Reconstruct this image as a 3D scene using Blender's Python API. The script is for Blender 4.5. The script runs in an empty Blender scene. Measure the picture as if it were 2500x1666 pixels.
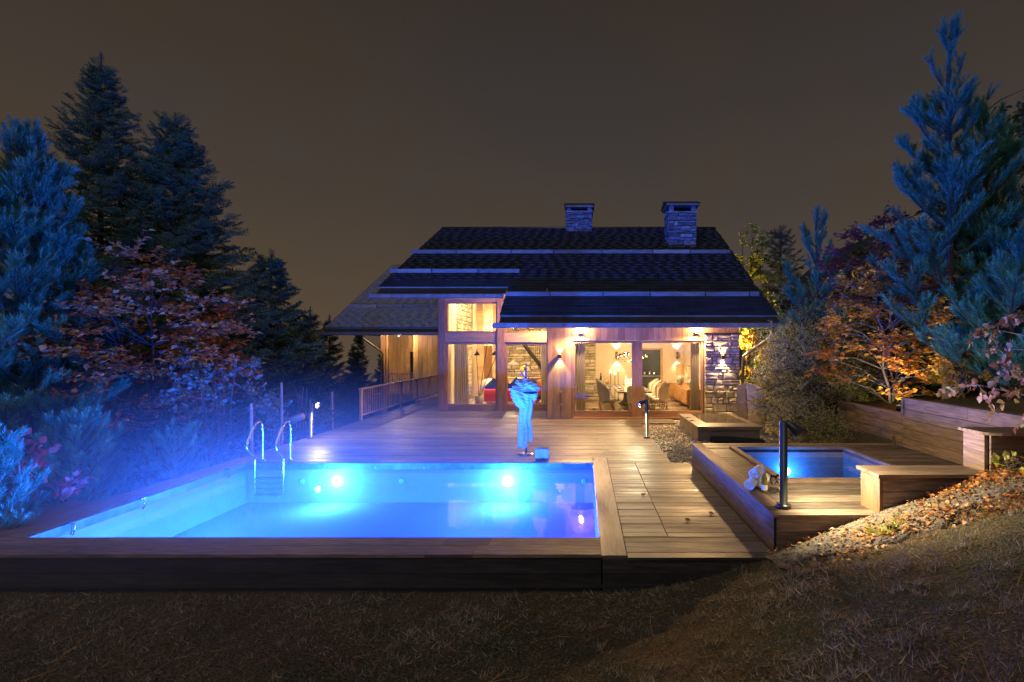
import bpy, math, random
import numpy as np
from mathutils import Vector, Matrix

random.seed(7)
rng = np.random.default_rng(11)
sc = bpy.context.scene
col = sc.collection

# ------------------------------------------------------------------ camera
CAMZ = 2.24                      # metres above the terrace boards (z = 0)
cam_d = bpy.data.cameras.new('camera')
cam = bpy.data.objects.new('camera', cam_d); col.objects.link(cam)
cam.location = (0, 0, CAMZ); cam.rotation_euler = (math.pi/2, 0, 0)
cam_d.sensor_width = 36; cam_d.lens = 17.0
cam_d.shift_x = -0.0704; cam_d.shift_y = 0.008
cam_d.clip_start = 0.05; cam_d.clip_end = 2000
sc.camera = cam

# ------------------------------------------------------------------ sky
world = bpy.data.worlds.new('World'); sc.world = world; world.use_nodes = True
nt = world.node_tree; nt.nodes.clear()
def N(t, typ, **kw):
    n = t.nodes.new(typ)
    for k, v in kw.items(): setattr(n, k, v)
    return n
wo = N(nt, 'ShaderNodeOutputWorld'); bg = N(nt, 'ShaderNodeBackground')
tc = N(nt, 'ShaderNodeTexCoord'); sep = N(nt, 'ShaderNodeSeparateXYZ')
nt.links.new(tc.outputs['Generated'], sep.inputs[0])
ramp = N(nt, 'ShaderNodeValToRGB')
ramp.color_ramp.elements[0].position = 0.0;  ramp.color_ramp.elements[0].color = (.092, .074, .064, 1)
ramp.color_ramp.elements[1].position = 0.62; ramp.color_ramp.elements[1].color = (.036, .029, .025, 1)
e = ramp.color_ramp.elements.new(0.25); e.color = (.064, .052, .044, 1)
nt.links.new(sep.outputs['Z'], ramp.inputs[0])
nz = N(nt, 'ShaderNodeTexNoise'); nz.inputs['Scale'].default_value = 1.7; nz.inputs['Detail'].default_value = 3
nt.links.new(tc.outputs['Generated'], nz.inputs['Vector'])
mxn = N(nt, 'ShaderNodeMixRGB', blend_type='MULTIPLY'); mxn.inputs[0].default_value = 1
cr2 = N(nt, 'ShaderNodeValToRGB')
cr2.color_ramp.elements[0].position = .38; cr2.color_ramp.elements[0].color = (1.08, .92, .66, 1)
cr2.color_ramp.elements[1].position = .68; cr2.color_ramp.elements[1].color = (.86, .9, .98, 1)
nt.links.new(nz.outputs['Fac'], cr2.inputs[0])
nt.links.new(ramp.outputs[0], mxn.inputs[1]); nt.links.new(cr2.outputs[0], mxn.inputs[2])
nt.links.new(mxn.outputs[0], bg.inputs['Color']); bg.inputs['Strength'].default_value = 1.03
nt.links.new(bg.outputs[0], wo.inputs[0])

# ------------------------------------------------------------------ added fill light, soft and weak, no real source: lifts grass, trees, roofs
night_fill_d = bpy.data.lights.new('moon', 'SUN'); night_fill_d.energy = .62; night_fill_d.angle = math.radians(40); night_fill_d.color = (.86, .88, 1.0)
moon = bpy.data.objects.new('moon', night_fill_d); col.objects.link(moon)
moon.rotation_euler = (math.radians(42), 0, math.radians(-14))

# ------------------------------------------------------------------ exposure / render
vs = sc.view_settings
vs.view_transform = 'Standard'; vs.look = 'None'; vs.exposure = 0; vs.gamma = 1; vs.use_curve_mapping = False
cy = sc.cycles
cy.max_bounces = 8; cy.diffuse_bounces = 4; cy.glossy_bounces = 3; cy.transmission_bounces = 6
cy.transparent_max_bounces = 16; cy.volume_bounces = 0
cy.sample_clamp_indirect = 8.0; cy.sample_clamp_direct = 0
cy.caustics_reflective = False; cy.caustics_refractive = False; cy.blur_glossy = 1.0
cy.use_denoising = True

# ------------------------------------------------------------------ helpers: materials
MATS = {}
def newmat(name):
    m = bpy.data.materials.new(name); m.use_nodes = True
    t = m.node_tree; t.nodes.clear()
    o = N(t, 'ShaderNodeOutputMaterial')
    return m, t, o
def pbsdf(t, o, rough=.6, spec=.4, metal=0):
    b = N(t, 'ShaderNodeBsdfPrincipled')
    b.inputs['Roughness'].default_value = rough
    b.inputs['Specular IOR Level'].default_value = spec
    b.inputs['Metallic'].default_value = metal
    t.links.new(b.outputs[0], o.inputs[0])
    return b
def coords(t, scale, rand=True):
    """world position, offset per object so that alike pieces differ"""
    g = N(t, 'ShaderNodeNewGeometry'); oi = N(t, 'ShaderNodeObjectInfo')
    mp = N(t, 'ShaderNodeMapping'); mp.inputs['Scale'].default_value = scale
    t.links.new(g.outputs['Position'], mp.inputs['Vector'])
    if not rand: return mp.outputs[0], oi
    mul = N(t, 'ShaderNodeMath', operation='MULTIPLY'); mul.inputs[1].default_value = 37.0
    t.links.new(oi.outputs['Random'], mul.inputs[0])
    ad = N(t, 'ShaderNodeVectorMath', operation='ADD')
    t.links.new(mp.outputs[0], ad.inputs[0]); t.links.new(mul.outputs[0], ad.inputs[1])
    return ad.outputs[0], oi
def ramp2(t, fac, stops):
    r = N(t, 'ShaderNodeValToRGB'); el = r.color_ramp.elements
    el[0].position, el[0].color = stops[0][0], (*stops[0][1], 1)
    el[1].position, el[1].color = stops[-1][0], (*stops[-1][1], 1)
    for p, c in stops[1:-1]:
        x = el.new(p); x.color = (*c, 1)
    t.links.new(fac, r.inputs[0]); return r.outputs[0]
def noise(t, vec, scale, detail=4, rough=.55):
    n = N(t, 'ShaderNodeTexNoise'); n.inputs['Scale'].default_value = scale
    n.inputs['Detail'].default_value = detail; n.inputs['Roughness'].default_value = rough
    t.links.new(vec, n.inputs['Vector']); return n.outputs['Fac']
def bump(t, b, h, strength, dist=.01):
    bm = N(t, 'ShaderNodeBump'); bm.inputs['Strength'].default_value = strength
    bm.inputs['Distance'].default_value = dist
    t.links.new(h, bm.inputs['Height']); t.links.new(bm.outputs[0], b.inputs['Normal'])
def mul_random(t, colr, oi, lo, hi):
    mr = N(t, 'ShaderNodeMapRange'); mr.inputs['To Min'].default_value = lo; mr.inputs['To Max'].default_value = hi
    t.links.new(oi.outputs['Random'], mr.inputs[0])
    hs = N(t, 'ShaderNodeHueSaturation'); t.links.new(mr.outputs[0], hs.inputs['Value']); t.links.new(colr, hs.inputs['Color'])
    return hs.outputs[0]
def wood(name, c0, c1, c2, axis, rough=.55, vary=(.75, 1.25), grain=1.0, spec=.35, knots=False):
    m, t, o = newmat(name); b = pbsdf(t, o, rough, spec)
    s = {'x': (2.0, 22, 22), 'y': (22, 2.0, 22), 'z': (22, 22, 2.0)}[axis]
    v, oi = coords(t, s)
    f = noise(t, v, 1.6*grain, 6, .62)
    cc = ramp2(t, f, [(.28, c0), (.5, c1), (.72, c2)])
    s2 = {'x': (.5, 2.2, 2.2), 'y': (2.2, .5, 2.2), 'z': (2.2, 2.2, .5)}[axis]
    v2, _ = coords(t, s2)
    f2 = noise(t, v2, 1.1, 3)
    mx = N(t, 'ShaderNodeMixRGB', blend_type='MULTIPLY'); mx.inputs[0].default_value = .75
    t.links.new(cc, mx.inputs[1]); t.links.new(ramp2(t, f2, [(.3, (.55, .55, .58)), (.7, (1.3, 1.28, 1.22))]), mx.inputs[2])
    t.links.new(mul_random(t, mx.outputs[0], oi, *vary), b.inputs['Base Color'])
    t.links.new(ramp2(t, f2, [(.3, (rough-.12,)*3), (.7, (rough+.14,)*3)]), b.inputs['Roughness'])
    bump(t, b, f, .35, .006)
    MATS[name] = m
def speckle(name, c0, c1, scale, rough=.8, vary=(1, 1), bumpy=.4, bd=.01, spec=.3, metal=0, detail=5, rand=True):
    m, t, o = newmat(name); b = pbsdf(t, o, rough, spec, metal)
    v, oi = coords(t, (1, 1, 1), rand)
    f = noise(t, v, scale, detail, .6)
    cc = ramp2(t, f, [(.32, c0), (.68, c1)])
    if vary != (1, 1): cc = mul_random(t, cc, oi, *vary)
    t.links.new(cc, b.inputs['Base Color'])
    if bumpy: bump(t, b, f, bumpy, bd)
    MATS[name] = m
def foliage(name, c0, c1, scale=1.3, trans=.25, rough=.55, isl=True):
    """needles and leaves: colour differs from leaf to leaf and from clump to clump"""
    m, t, o = newmat(name); b = N(t, 'ShaderNodeBsdfPrincipled')
    b.inputs['Roughness'].default_value = rough; b.inputs['Specular IOR Level'].default_value = .3
    v, oi = coords(t, (1, 1, 1), False)
    f = noise(t, v, scale, 3)
    g = N(t, 'ShaderNodeNewGeometry')
    mix = N(t, 'ShaderNodeMath', operation='MULTIPLY_ADD'); mix.inputs[1].default_value = .55
    sub = N(t, 'ShaderNodeMath', operation='MULTIPLY'); sub.inputs[1].default_value = .62
    t.links.new(f, sub.inputs[0]); t.links.new(g.outputs['Random Per Island'], mix.inputs[0]); t.links.new(sub.outputs[0], mix.inputs[2])
    cc = ramp2(t, mix.outputs[0], [(.2, c0), (.85, c1)] if not isinstance(c1, list) else [(.15, c0)] + c1)
    t.links.new(cc, b.inputs['Base Color'])
    tr = N(t, 'ShaderNodeBsdfTranslucent'); t.links.new(cc, tr.inputs['Color'])
    ms = N(t, 'ShaderNodeMixShader'); ms.inputs[0].default_value = trans
    t.links.new(b.outputs[0], ms.inputs[1]); t.links.new(tr.outputs[0], ms.inputs[2]); t.links.new(ms.outputs[0], o.inputs[0])
    MATS[name] = m
def plain(name, c, rough=.5, spec=.4, metal=0, var=.12, scale=3.0):
    speckle(name, tuple(x*(1-var) for x in c), tuple(min(1, x*(1+var)) for x in c), scale, rough, spec=spec, metal=metal, bumpy=.05, bd=.003, rand=False)
def emit(name, c, s):
    m, t, o = newmat(name); e = N(t, 'ShaderNodeEmission')
    e.inputs['Color'].default_value = (*c, 1); e.inputs['Strength'].default_value = s
    t.links.new(e.outputs[0], o.inputs[0]); MATS[name] = m
def clear(name, tint, ior=1.33, rough=.0, base=0.0, gain=1.0, wave=0):
    """clear pane or still water: fresnel mirror over straight transmission"""
    m, t, o = newmat(name)
    tr = N(t, 'ShaderNodeBsdfTransparent'); tr.inputs['Color'].default_value = (*tint, 1)
    gl = N(t, 'ShaderNodeBsdfGlossy'); gl.inputs['Roughness'].default_value = rough
    fr = N(t, 'ShaderNodeFresnel'); fr.inputs['IOR'].default_value = ior
    ma = N(t, 'ShaderNodeMath', operation='MULTIPLY_ADD'); ma.inputs[1].default_value = gain; ma.inputs[2].default_value = base
    t.links.new(fr.outputs[0], ma.inputs[0])
    if wave:
        v, _ = coords(t, (1, 1, 1), False)
        f = noise(t, v, 2.2, 2)
        bm = N(t, 'ShaderNodeBump'); bm.inputs['Strength'].default_value = wave; bm.inputs['Distance'].default_value = .02
        t.links.new(f, bm.inputs['Height']); t.links.new(bm.outputs[0], gl.inputs['Normal'])
    ms = N(t, 'ShaderNodeMixShader')
    t.links.new(ma.outputs[0], ms.inputs[0]); t.links.new(tr.outputs[0], ms.inputs[1]); t.links.new(gl.outputs[0], ms.inputs[2])
    t.links.new(ms.outputs[0], o.inputs[0]); MATS[name] = m

wood('deck_wood', (.034, .026, .02), (.098, .074, .055), (.19, .15, .115), 'x', .5, (.5, 1.4))
wood('deck_wood_y', (.075, .055, .042), (.14, .105, .08), (.21, .165, .125), 'y', .5, (.85, 1.1))
wood('weathered_x', (.08, .055, .04), (.19, .125, .085), (.31, .21, .15), 'x', .6, (.75, 1.2))
wood('weathered_y', (.08, .055, .04), (.2, .13, .088), (.33, .22, .155), 'y', .6, (.75, 1.2))
wood('red_wood_z', (.12, .045, .022), (.2, .085, .045), (.26, .13, .075), 'z', .6)
wood('cladding_z', (.37, .22, .105), (.49, .305, .15), (.57, .37, .2), 'z', .55, (.72, 1.15), .7)
wood('beam_x', (.38, .23, .115), (.5, .32, .165), (.58, .39, .22), 'x', .55, (.9, 1.1), .7)
wood('frame_z', (.25, .135, .065), (.36, .2, .1), (.44, .26, .14), 'z', .5, (.9, 1.1), .8)
wood('frame_x', (.25, .135, .065), (.36, .2, .1), (.44, .26, .14), 'x', .5, (.9, 1.1), .8)
wood('rail_y', (.19, .12, .075), (.29, .19, .12), (.37, .26, .17), 'y', .6)
wood('snow_board_x', (.2, .17, .14), (.33, .29, .25), (.45, .41, .36), 'x', .65)
wood('interior_floor', (.28, .22, .16), (.37, .3, .22), (.44, .37, .28), 'y', .3, (1, 1))
wood('sideboard_wood', (.34, .16, .05), (.46, .23, .08), (.52, .28, .1), 'y', .35, (.95, 1.05), .6)
speckle('shingle', (.012, .018, .036), (.019, .027, .05), 9, .55, (.7, 1.35), .5, .006, .35)
speckle('shingle_wing_lit', (.13, .13, .13), (.26, .25, .24), 9, .55, (.7, 1.3), .5, .006, .35)  # paler copy of the roof shingle: light on the wing put into its colour
speckle('roof_metal', (.05, .05, .055), (.085, .085, .09), 4, .4, spec=.5, metal=.6, bumpy=.1)
speckle('zinc', (.2, .19, .19), (.34, .32, .31), 6, .42, spec=.5, metal=.55, bumpy=.1)
speckle('downpipe_metal', (.07, .062, .055), (.12, .1, .085), 6, .4, spec=.5, metal=.5, bumpy=.1)
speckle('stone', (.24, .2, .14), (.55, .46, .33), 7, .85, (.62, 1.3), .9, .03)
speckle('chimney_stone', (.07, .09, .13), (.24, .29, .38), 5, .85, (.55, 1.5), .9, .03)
speckle('mortar', (.06, .055, .05), (.12, .11, .1), 20, .95)
speckle('plaster', (.6, .5, .36), (.68, .57, .42), 1.5, .9, bumpy=.08, rand=False)
speckle('ceiling_paint', (.62, .55, .44), (.7, .62, .5), 1.5, .9, bumpy=.05, rand=False)
speckle('liner', (.21, .155, .8), (.24, .165, .84), .8, .95, bumpy=.0, spec=.04, rand=False)
speckle('liner_band', (.16, .3, .42), (.24, .4, .52), 2.0, .35, bumpy=.05, rand=False)
speckle('cover_rail', (.05, .06, .07), (.12, .13, .15), 8, .4, spec=.5, metal=.3, bumpy=.1)
wood('shaded_board_x', (.02, .016, .014), (.04, .033, .03), (.065, .055, .05), 'x', .6, (.7, 1.3))  # front boards: shade on the pool front put into a darker wood colour
speckle('tub_panel', (.14, .085, .05), (.22, .15, .1), 5, .4, bumpy=.1)
speckle('tub_steel', (.11, .085, .07), (.17, .13, .11), 3, .4, spec=.4, metal=0, bumpy=.05, rand=False)
speckle('tub_floor', (.2, .3, .42), (.28, .38, .5), 3, .6, bumpy=.05, rand=False)
speckle('soil', (.055, .043, .032), (.19, .152, .115), 22, .95, bumpy=1.0, bd=.03, rand=False)
speckle('gravel', (.14, .12, .1), (.4, .36, .3), 30, .9, bumpy=.5, rand=False)
speckle('bark', (.035, .026, .02), (.1, .075, .055), 14, .9, bumpy=.8, bd=.02)
speckle('bark_pale', (.09, .075, .06), (.2, .17, .14), 14, .9, bumpy=.6, bd=.02)
plain('steel', (.62, .63, .65), .18, .5, 1.0, .05)
plain('bollard_paint', (.05, .05, .052), .35, .5, .4)
plain('black_metal', (.018, .017, .016), .4, .5, .4)
plain('black_rubber', (.012, .012, .013), .7, .3, 0)
plain('bronze', (.16, .12, .08), .35, .5, .8)
plain('sofa_red', (.55, .055, .022), .8, .2)
plain('cushion_blue', (.035, .09, .33), .8, .2)
plain('cushion_white', (.62, .6, .58), .85, .2)
plain('chair_grey', (.24, .23, .215), .8, .2)
plain('chair_cream', (.55, .46, .34), .8, .2)
plain('chair_orange', (.5, .16, .03), .8, .2)
plain('table_stone', (.2, .17, .14), .3, .5)
plain('plate_dark', (.06, .05, .04), .3, .5)
plain('planter_grey', (.3, .29, .27), .7, .3)
plain('kitchen_grey', (.09, .09, .085), .5, .4)
plain('counter_pale', (.3, .29, .26), .35, .5)
plain('towel_white', (.82, .81, .79), .95, .1)
plain('bottle_label', (.8, .78, .74), .6, .3)
plain('canvas_tan', (.44, .34, .24), .85, .2)
plain('glazing_dark', (.09, .075, .055), .12, .6)
plain('skylight_frame', (.14, .11, .085), .45, .5)
plain('white_flower', (.8, .76, .6), .8, .2)
plain('yellow_flower', (.7, .42, .04), .8, .2)
plain('lamp_ceramic', (.22, .2, .17), .3, .5, 0, .5, 30)
plain('candle_wax', (.75, .66, .5), .5, .3)
plain('render_cream', (.5, .42, .33), .9, .2)
clear('glass', (.97, .97, .95), 1.45, .0, .0, .55)
clear('smoke_glass', (.5, .42, .32), 1.45, .03, .04, 1)
clear('clear_glass', (.96, .97, .97), 1.5, .0, .03, 1.0)
clear('pool_water', (.93, .97, 1.0), 1.33, .02, 0, .8, .12)
clear('tub_water', (.8, .9, 1.0), 1.33, .02, 0, .6, .15)
# bottle glass
m, t, o = newmat('bottle_glass'); b = pbsdf(t, o, .08, .6); b.inputs['Base Color'].default_value = (.24, .17, .015, 1)
v, _ = coords(t, (1, 1, 1), False); t.links.new(ramp2(t, noise(t, v, 14, 2), [(.3, (.16, .12, .008)), (.7, (.36, .24, .02))]), b.inputs['Base Color']); MATS['bottle_glass'] = m
# curtain cloth (sheer: lets some light through)
def cloth(name, c, trans):
    m, t, o = newmat(name); b = pbsdf(t, o, .9, .1)
    v, _ = coords(t, (60, 60, 3), False); f = noise(t, v, 1.0, 2)
    cc = ramp2(t, f, [(.3, tuple(x*.85 for x in c)), (.7, c)])
    t.links.new(cc, b.inputs['Base Color'])
    tr = N(t, 'ShaderNodeBsdfTranslucent'); t.links.new(cc, tr.inputs['Color'])
    ms = N(t, 'ShaderNodeMixShader'); ms.inputs[0].default_value = trans
    t.links.new(b.outputs[0], ms.inputs[1]); t.links.new(tr.outputs[0], ms.inputs[2]); t.links.new(ms.outputs[0], o.inputs[0])
    MATS[name] = m
cloth('curtain_cloth', (.5, .44, .34), .35)
cloth('shade_cloth', (.62, .45, .3), .5)
# striped towel: fine pale blue lines woven into white
m, t, o = newmat('striped_towel'); b = pbsdf(t, o, 1.0, .02)
tcn = N(t, 'ShaderNodeTexCoord'); wv = N(t, 'ShaderNodeTexWave', bands_direction='Z'); wv.inputs['Scale'].default_value = 14; wv.inputs['Distortion'].default_value = 1.2; wv.inputs['Detail'].default_value = 1
t.links.new(tcn.outputs['Object'], wv.inputs['Vector'])
t.links.new(ramp2(t, wv.outputs['Fac'], [(.12, (.2, .24, .3)), (.32, (.5, .5, .5))]), b.inputs['Base Color']); MATS['striped_towel'] = m
# grass ground
m, t, o = newmat('turf'); b = pbsdf(t, o, .95, .1)
v, _ = coords(t, (1, 1, 1), False)
f1 = noise(t, v, .9, 4); f2 = noise(t, v, 40, 4)
mx = N(t, 'ShaderNodeMixRGB', blend_type='MULTIPLY'); mx.inputs[0].default_value = 1
t.links.new(ramp2(t, f1, [(.35, (.15, .1, .055)), (.5, (.12, .095, .05)), (.66, (.08, .085, .04))]), mx.inputs[1])
t.links.new(ramp2(t, f2, [(.3, (.35, .35, .35)), (.7, (1.35, 1.3, 1.25))]), mx.inputs[2])
t.links.new(mx.outputs[0], b.inputs['Base Color']); bump(t, b, f2, 1.0, .04); MATS['turf'] = m
foliage('grass_blade', (.08, .08, .035), [(.4, (.2, .16, .085)), (.7, (.42, .32, .2)), (.95, (.56, .46, .33))], .8, .25)
foliage('pine_needle', (.05, .16, .095), (.13, .4, .25), .9, .15)
foliage('spruce_needle', (.03, .075, .04), (.1, .18, .085), .7, .1)
foliage('far_needle', (.02, .035, .028), (.045, .065, .05), .3, .1)
foliage('rust_leaf', (.26, .09, .045), [(.5, (.52, .2, .08)), (.85, (.64, .34, .11)), (.97, (.58, .42, .07))], 1.0, .3)
foliage('green_leaf', (.04, .075, .03), (.12, .18, .08), 1.2, .3)
foliage('pale_leaf', (.07, .11, .085), (.2, .26, .22), 1.2, .3)
foliage('beech_leaf', (.36, .09, .025), [(.4, (.6, .22, .03)), (.65, (.68, .34, .035)), (.95, (.62, .44, .05))], .7, .35)
foliage('wine_leaf', (.1, .02, .02), [(.5, (.26, .06, .05)), (.9, (.4, .14, .11))], 1.4, .3)
foliage('red_leaf', (.2, .02, .02), [(.5, (.4, .05, .045)), (.9, (.5, .11, .09))], 2.0, .3)
foliage('willow_leaf', (.16, .17, .05), (.44, .42, .15), 1.0, .25)
foliage('lime_leaf', (.14, .17, .02), [(.5, (.32, .34, .05)), (.9, (.45, .4, .07))], 1.2, .35)
foliage('amber_leaf', (.3, .14, .01), [(.5, (.5, .28, .02)), (.9, (.5, .38, .05))], 1.2, .35)
foliage('dusky_leaf', (.16, .06, .03), [(.4, (.3, .12, .07)), (.7, (.4, .22, .11)), (.95, (.28, .3, .08))], 3.0, .35)
foliage('dark_leaf', (.02, .028, .014), (.06, .07, .03), .8, .2)
foliage('litter', (.14, .045, .015), [(.4, (.34, .12, .03)), (.75, (.5, .21, .05)), (.95, (.42, .3, .14))], 6.0, .1)

# ------------------------------------------------------------------ helpers: geometry
def loc_of(o):
    v = Vector((0, 0, 0))
    while o is not None:
        v = v + o.location; o = o.parent
    return v
def link(o, parent=None):
    col.objects.link(o)
    if parent is not None:
        o.parent = parent
        o.location = o.location - loc_of(parent)
    return o
def tag(o, label, cat=None, group=None, kind=None):
    if label: o['label'] = label
    if cat: o['category'] = cat
    if group: o['group'] = group
    if kind: o['kind'] = kind
    return o
def thing(name, loc, label, cat, group=None):
    o = bpy.data.objects.new(name, None); o.empty_display_size = .2
    o.location = loc; col.objects.link(o)
    return tag(o, label, cat, group)
def empty_part(name, parent, loc=None):
    o = bpy.data.objects.new(name, None); o.empty_display_size = .1
    if loc is None: loc = loc_of(parent)
    o.location = loc
    return link(o, parent)

class MB:
    def __init__(s): s.v = []; s.f = []
    def add(s, vs, fs):
        n = len(s.v); s.v += [tuple(p) for p in vs]; s.f += [tuple(i+n for i in f) for f in fs]; return s
    def box(s, x0, x1, y0, y1, z0, z1):
        return s.add([(x0,y0,z0),(x1,y0,z0),(x1,y1,z0),(x0,y1,z0),(x0,y0,z1),(x1,y0,z1),(x1,y1,z1),(x0,y1,z1)],
                     [(0,3,2,1),(4,5,6,7),(0,1,5,4),(1,2,6,5),(2,3,7,6),(3,0,4,7)])
    def bbox(s, x0, x1, y0, y1, z0, z1, b):
        """box with bevelled edges"""
        vs = []
        for z in (z0, z0+b, z1-b, z1):
            i = b if z in (z0, z1) else 0
            X0, X1, Y0, Y1 = x0+i, x1-i, y0+i, y1-i
            c = b if i == 0 else b*.4
            vs += [(X0+c,Y0,z),(X1-c,Y0,z),(X1,Y0+c,z),(X1,Y1-c,z),(X1-c,Y1,z),(X0+c,Y1,z),(X0,Y1-c,z),(X0,Y0+c,z)]
        fs = [tuple(range(7,-1,-1)), tuple(range(24,32))]
        for k in range(3):
            for j in range(8):
                fs.append((k*8+j, k*8+(j+1)%8, k*8+8+(j+1)%8, k*8+8+j))
        return s.add(vs, fs)
    def prism(s, pts, vec):
        """closed polygon pts (3d) extruded by vec"""
        n = len(pts); vec = Vector(vec); p = [Vector(q) for q in pts]
        return s.add(p + [q+vec for q in p], [tuple(range(n-1,-1,-1)), tuple(range(n,2*n))] + [(i,(i+1)%n,n+(i+1)%n,n+i) for i in range(n)])
    def tube(s, path, rad, n=8, cap=True):
        P = [Vector(p) for p in path]; R = rad if isinstance(rad, (list, tuple)) else [rad]*len(P)
        up = None; rings = []
        for i, p in enumerate(P):
            d = (P[min(i+1,len(P)-1)] - P[max(i-1,0)]).normalized()
            if up is None: up = Vector((0,0,1)) if abs(d.z) < .9 else Vector((1,0,0))
            a = d.cross(up)
            if a.length < 1e-6: a = d.orthogonal()
            a.normalize(); bb = a.cross(d).normalized(); up = bb
            rings.append([p + a*math.cos(2*math.pi*k/n)*R[i] + bb*math.sin(2*math.pi*k/n)*R[i] for k in range(n)])
        vs = [q for r in rings for q in r]; fs = []
        for i in range(len(P)-1):
            for k in range(n): fs.append((i*n+k, i*n+(k+1)%n, (i+1)*n+(k+1)%n, (i+1)*n+k))
        if cap: fs += [tuple(range(n-1,-1,-1)), tuple(range((len(P)-1)*n, len(P)*n))]
        return s.add(vs, fs)
    def lathe(s, prof, c=(0,0,0), n=20, axis=None):
        """prof = [(r, z)...] about a vertical axis through c"""
        M = Matrix.Identity(3) if axis is None else Vector((0,0,1)).rotation_difference(Vector(axis)).to_matrix()
        vs = []; fs = []; c = Vector(c)
        for r, z in prof:
            for k in range(n): vs.append(c + M @ Vector((r*math.cos(2*math.pi*k/n), r*math.sin(2*math.pi*k/n), z)))
        for i in range(len(prof)-1):
            for k in range(n): fs.append((i*n+k, i*n+(k+1)%n, (i+1)*n+(k+1)%n, (i+1)*n+k))
        return s.add(vs, fs)
    def grid(s, fn, nu, nv, closed=False):
        vs = [fn(i/(nu-1 if not closed else nu), j/(nv-1)) for j in range(nv) for i in range(nu)]
        fs = []
        for j in range(nv-1):
            for i in range(nu if closed else nu-1):
                fs.append((j*nu+i, j*nu+(i+1)%nu, (j+1)*nu+(i+1)%nu, (j+1)*nu+i))
        return s.add(vs, fs)
    def build(s, name, mat, parent=None, smooth=False):
        me = bpy.data.meshes.new(name); me.from_pydata([tuple(p) for p in s.v], [], s.f)
        me.materials.append(MATS[mat])
        if smooth: me.polygons.foreach_set('use_smooth', [True]*len(me.polygons))
        me.update()
        o = bpy.data.objects.new(name, me)
        return link(o, parent)
def np_mesh(name, V, F, mat, parent=None, smooth=False):
    """V (n,3) float, F (m,3) or (m,4) int"""
    V = np.ascontiguousarray(V, dtype=np.float32); F = np.ascontiguousarray(F, dtype=np.int32)
    me = bpy.data.meshes.new(name); k = F.shape[1]
    me.vertices.add(len(V)); me.vertices.foreach_set('co', V.ravel())
    me.loops.add(F.size); me.loops.foreach_set('vertex_index', F.ravel())
    me.polygons.add(len(F)); me.polygons.foreach_set('loop_start', np.arange(0, F.size, k, dtype=np.int32))
    if smooth: me.polygons.foreach_set('use_smooth', np.ones(len(F), dtype=bool))
    me.materials.append(MATS[mat]); me.update(calc_edges=True)
    o = bpy.data.objects.new(name, me)
    return link(o, parent)
UNIT = {}
def unit_box(mat, bev=.0):
    key = (mat, bev)
    if key not in UNIT:
        mb = MB()
        mb.box(-.5, .5, -.5, .5, -.5, .5)
        me = bpy.data.meshes.new('board'); me.from_pydata(mb.v, [], mb.f); me.materials.append(MATS[mat]); UNIT[key] = me
    return UNIT[key]
def piece(name, mat, x0, x1, y0, y1, z0, z1, parent, rot=None):
    """one board / plank / stone block: a scaled box sharing mesh data"""
    o = bpy.data.objects.new(name, unit_box(mat))
    o.location = ((x0+x1)/2, (y0+y1)/2, (z0+z1)/2); o.scale = (x1-x0, y1-y0, z1-z0)
    if rot: o.rotation_euler = rot
    return link(o, parent)
def copy_tree(o, parent=None, loc=None, rz=None, label=None):
    c = o.copy(); col.objects.link(c); c.parent = parent
    if loc is not None: c.location = loc
    if rz is not None: c.rotation_euler = (0, 0, rz)
    if label: c['label'] = label
    for ch in list(o.children): copy_tree(ch, c)
    return c
LAMPK = 4.0                       # all lamps together: the long exposure of the photograph
def lamp(name, kind, loc, energy, color, parent=None, radius=.03, aim=None, spot=120, blend=.4):
    d = bpy.data.lights.new(name, kind); d.energy = energy*LAMPK; d.color = color
    if kind in ('POINT', 'SPOT'): d.shadow_soft_size = radius
    if kind == 'SPOT': d.spot_size = math.radians(spot); d.spot_blend = blend
    o = bpy.data.objects.new(name, d); o.location = loc
    if aim is not None: o.rotation_euler = Vector(aim).to_track_quat('-Z', 'Y').to_euler()
    return link(o, parent)
WARM = (1.0, .72, .38); AMBER = (1.0, .6, .25); CREAM = (1.0, .83, .5); POOLBLUE = (.012, .125, 1.0)
emit('pool_lens', (.55, .78, 1.0), 30); emit('tub_lens', (.45, .75, 1.0), 14); emit('screen_blue', (.1, .25, 1.0), 2.0)
emit('bulb_warm', (1.0, .74, .4), 22); emit('bulb_cream', (1.0, .86, .55), 30); emit('flame', (1.0, .6, .2), 14); emit('bulb_soft', (1.0, .78, .45), 6)

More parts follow.
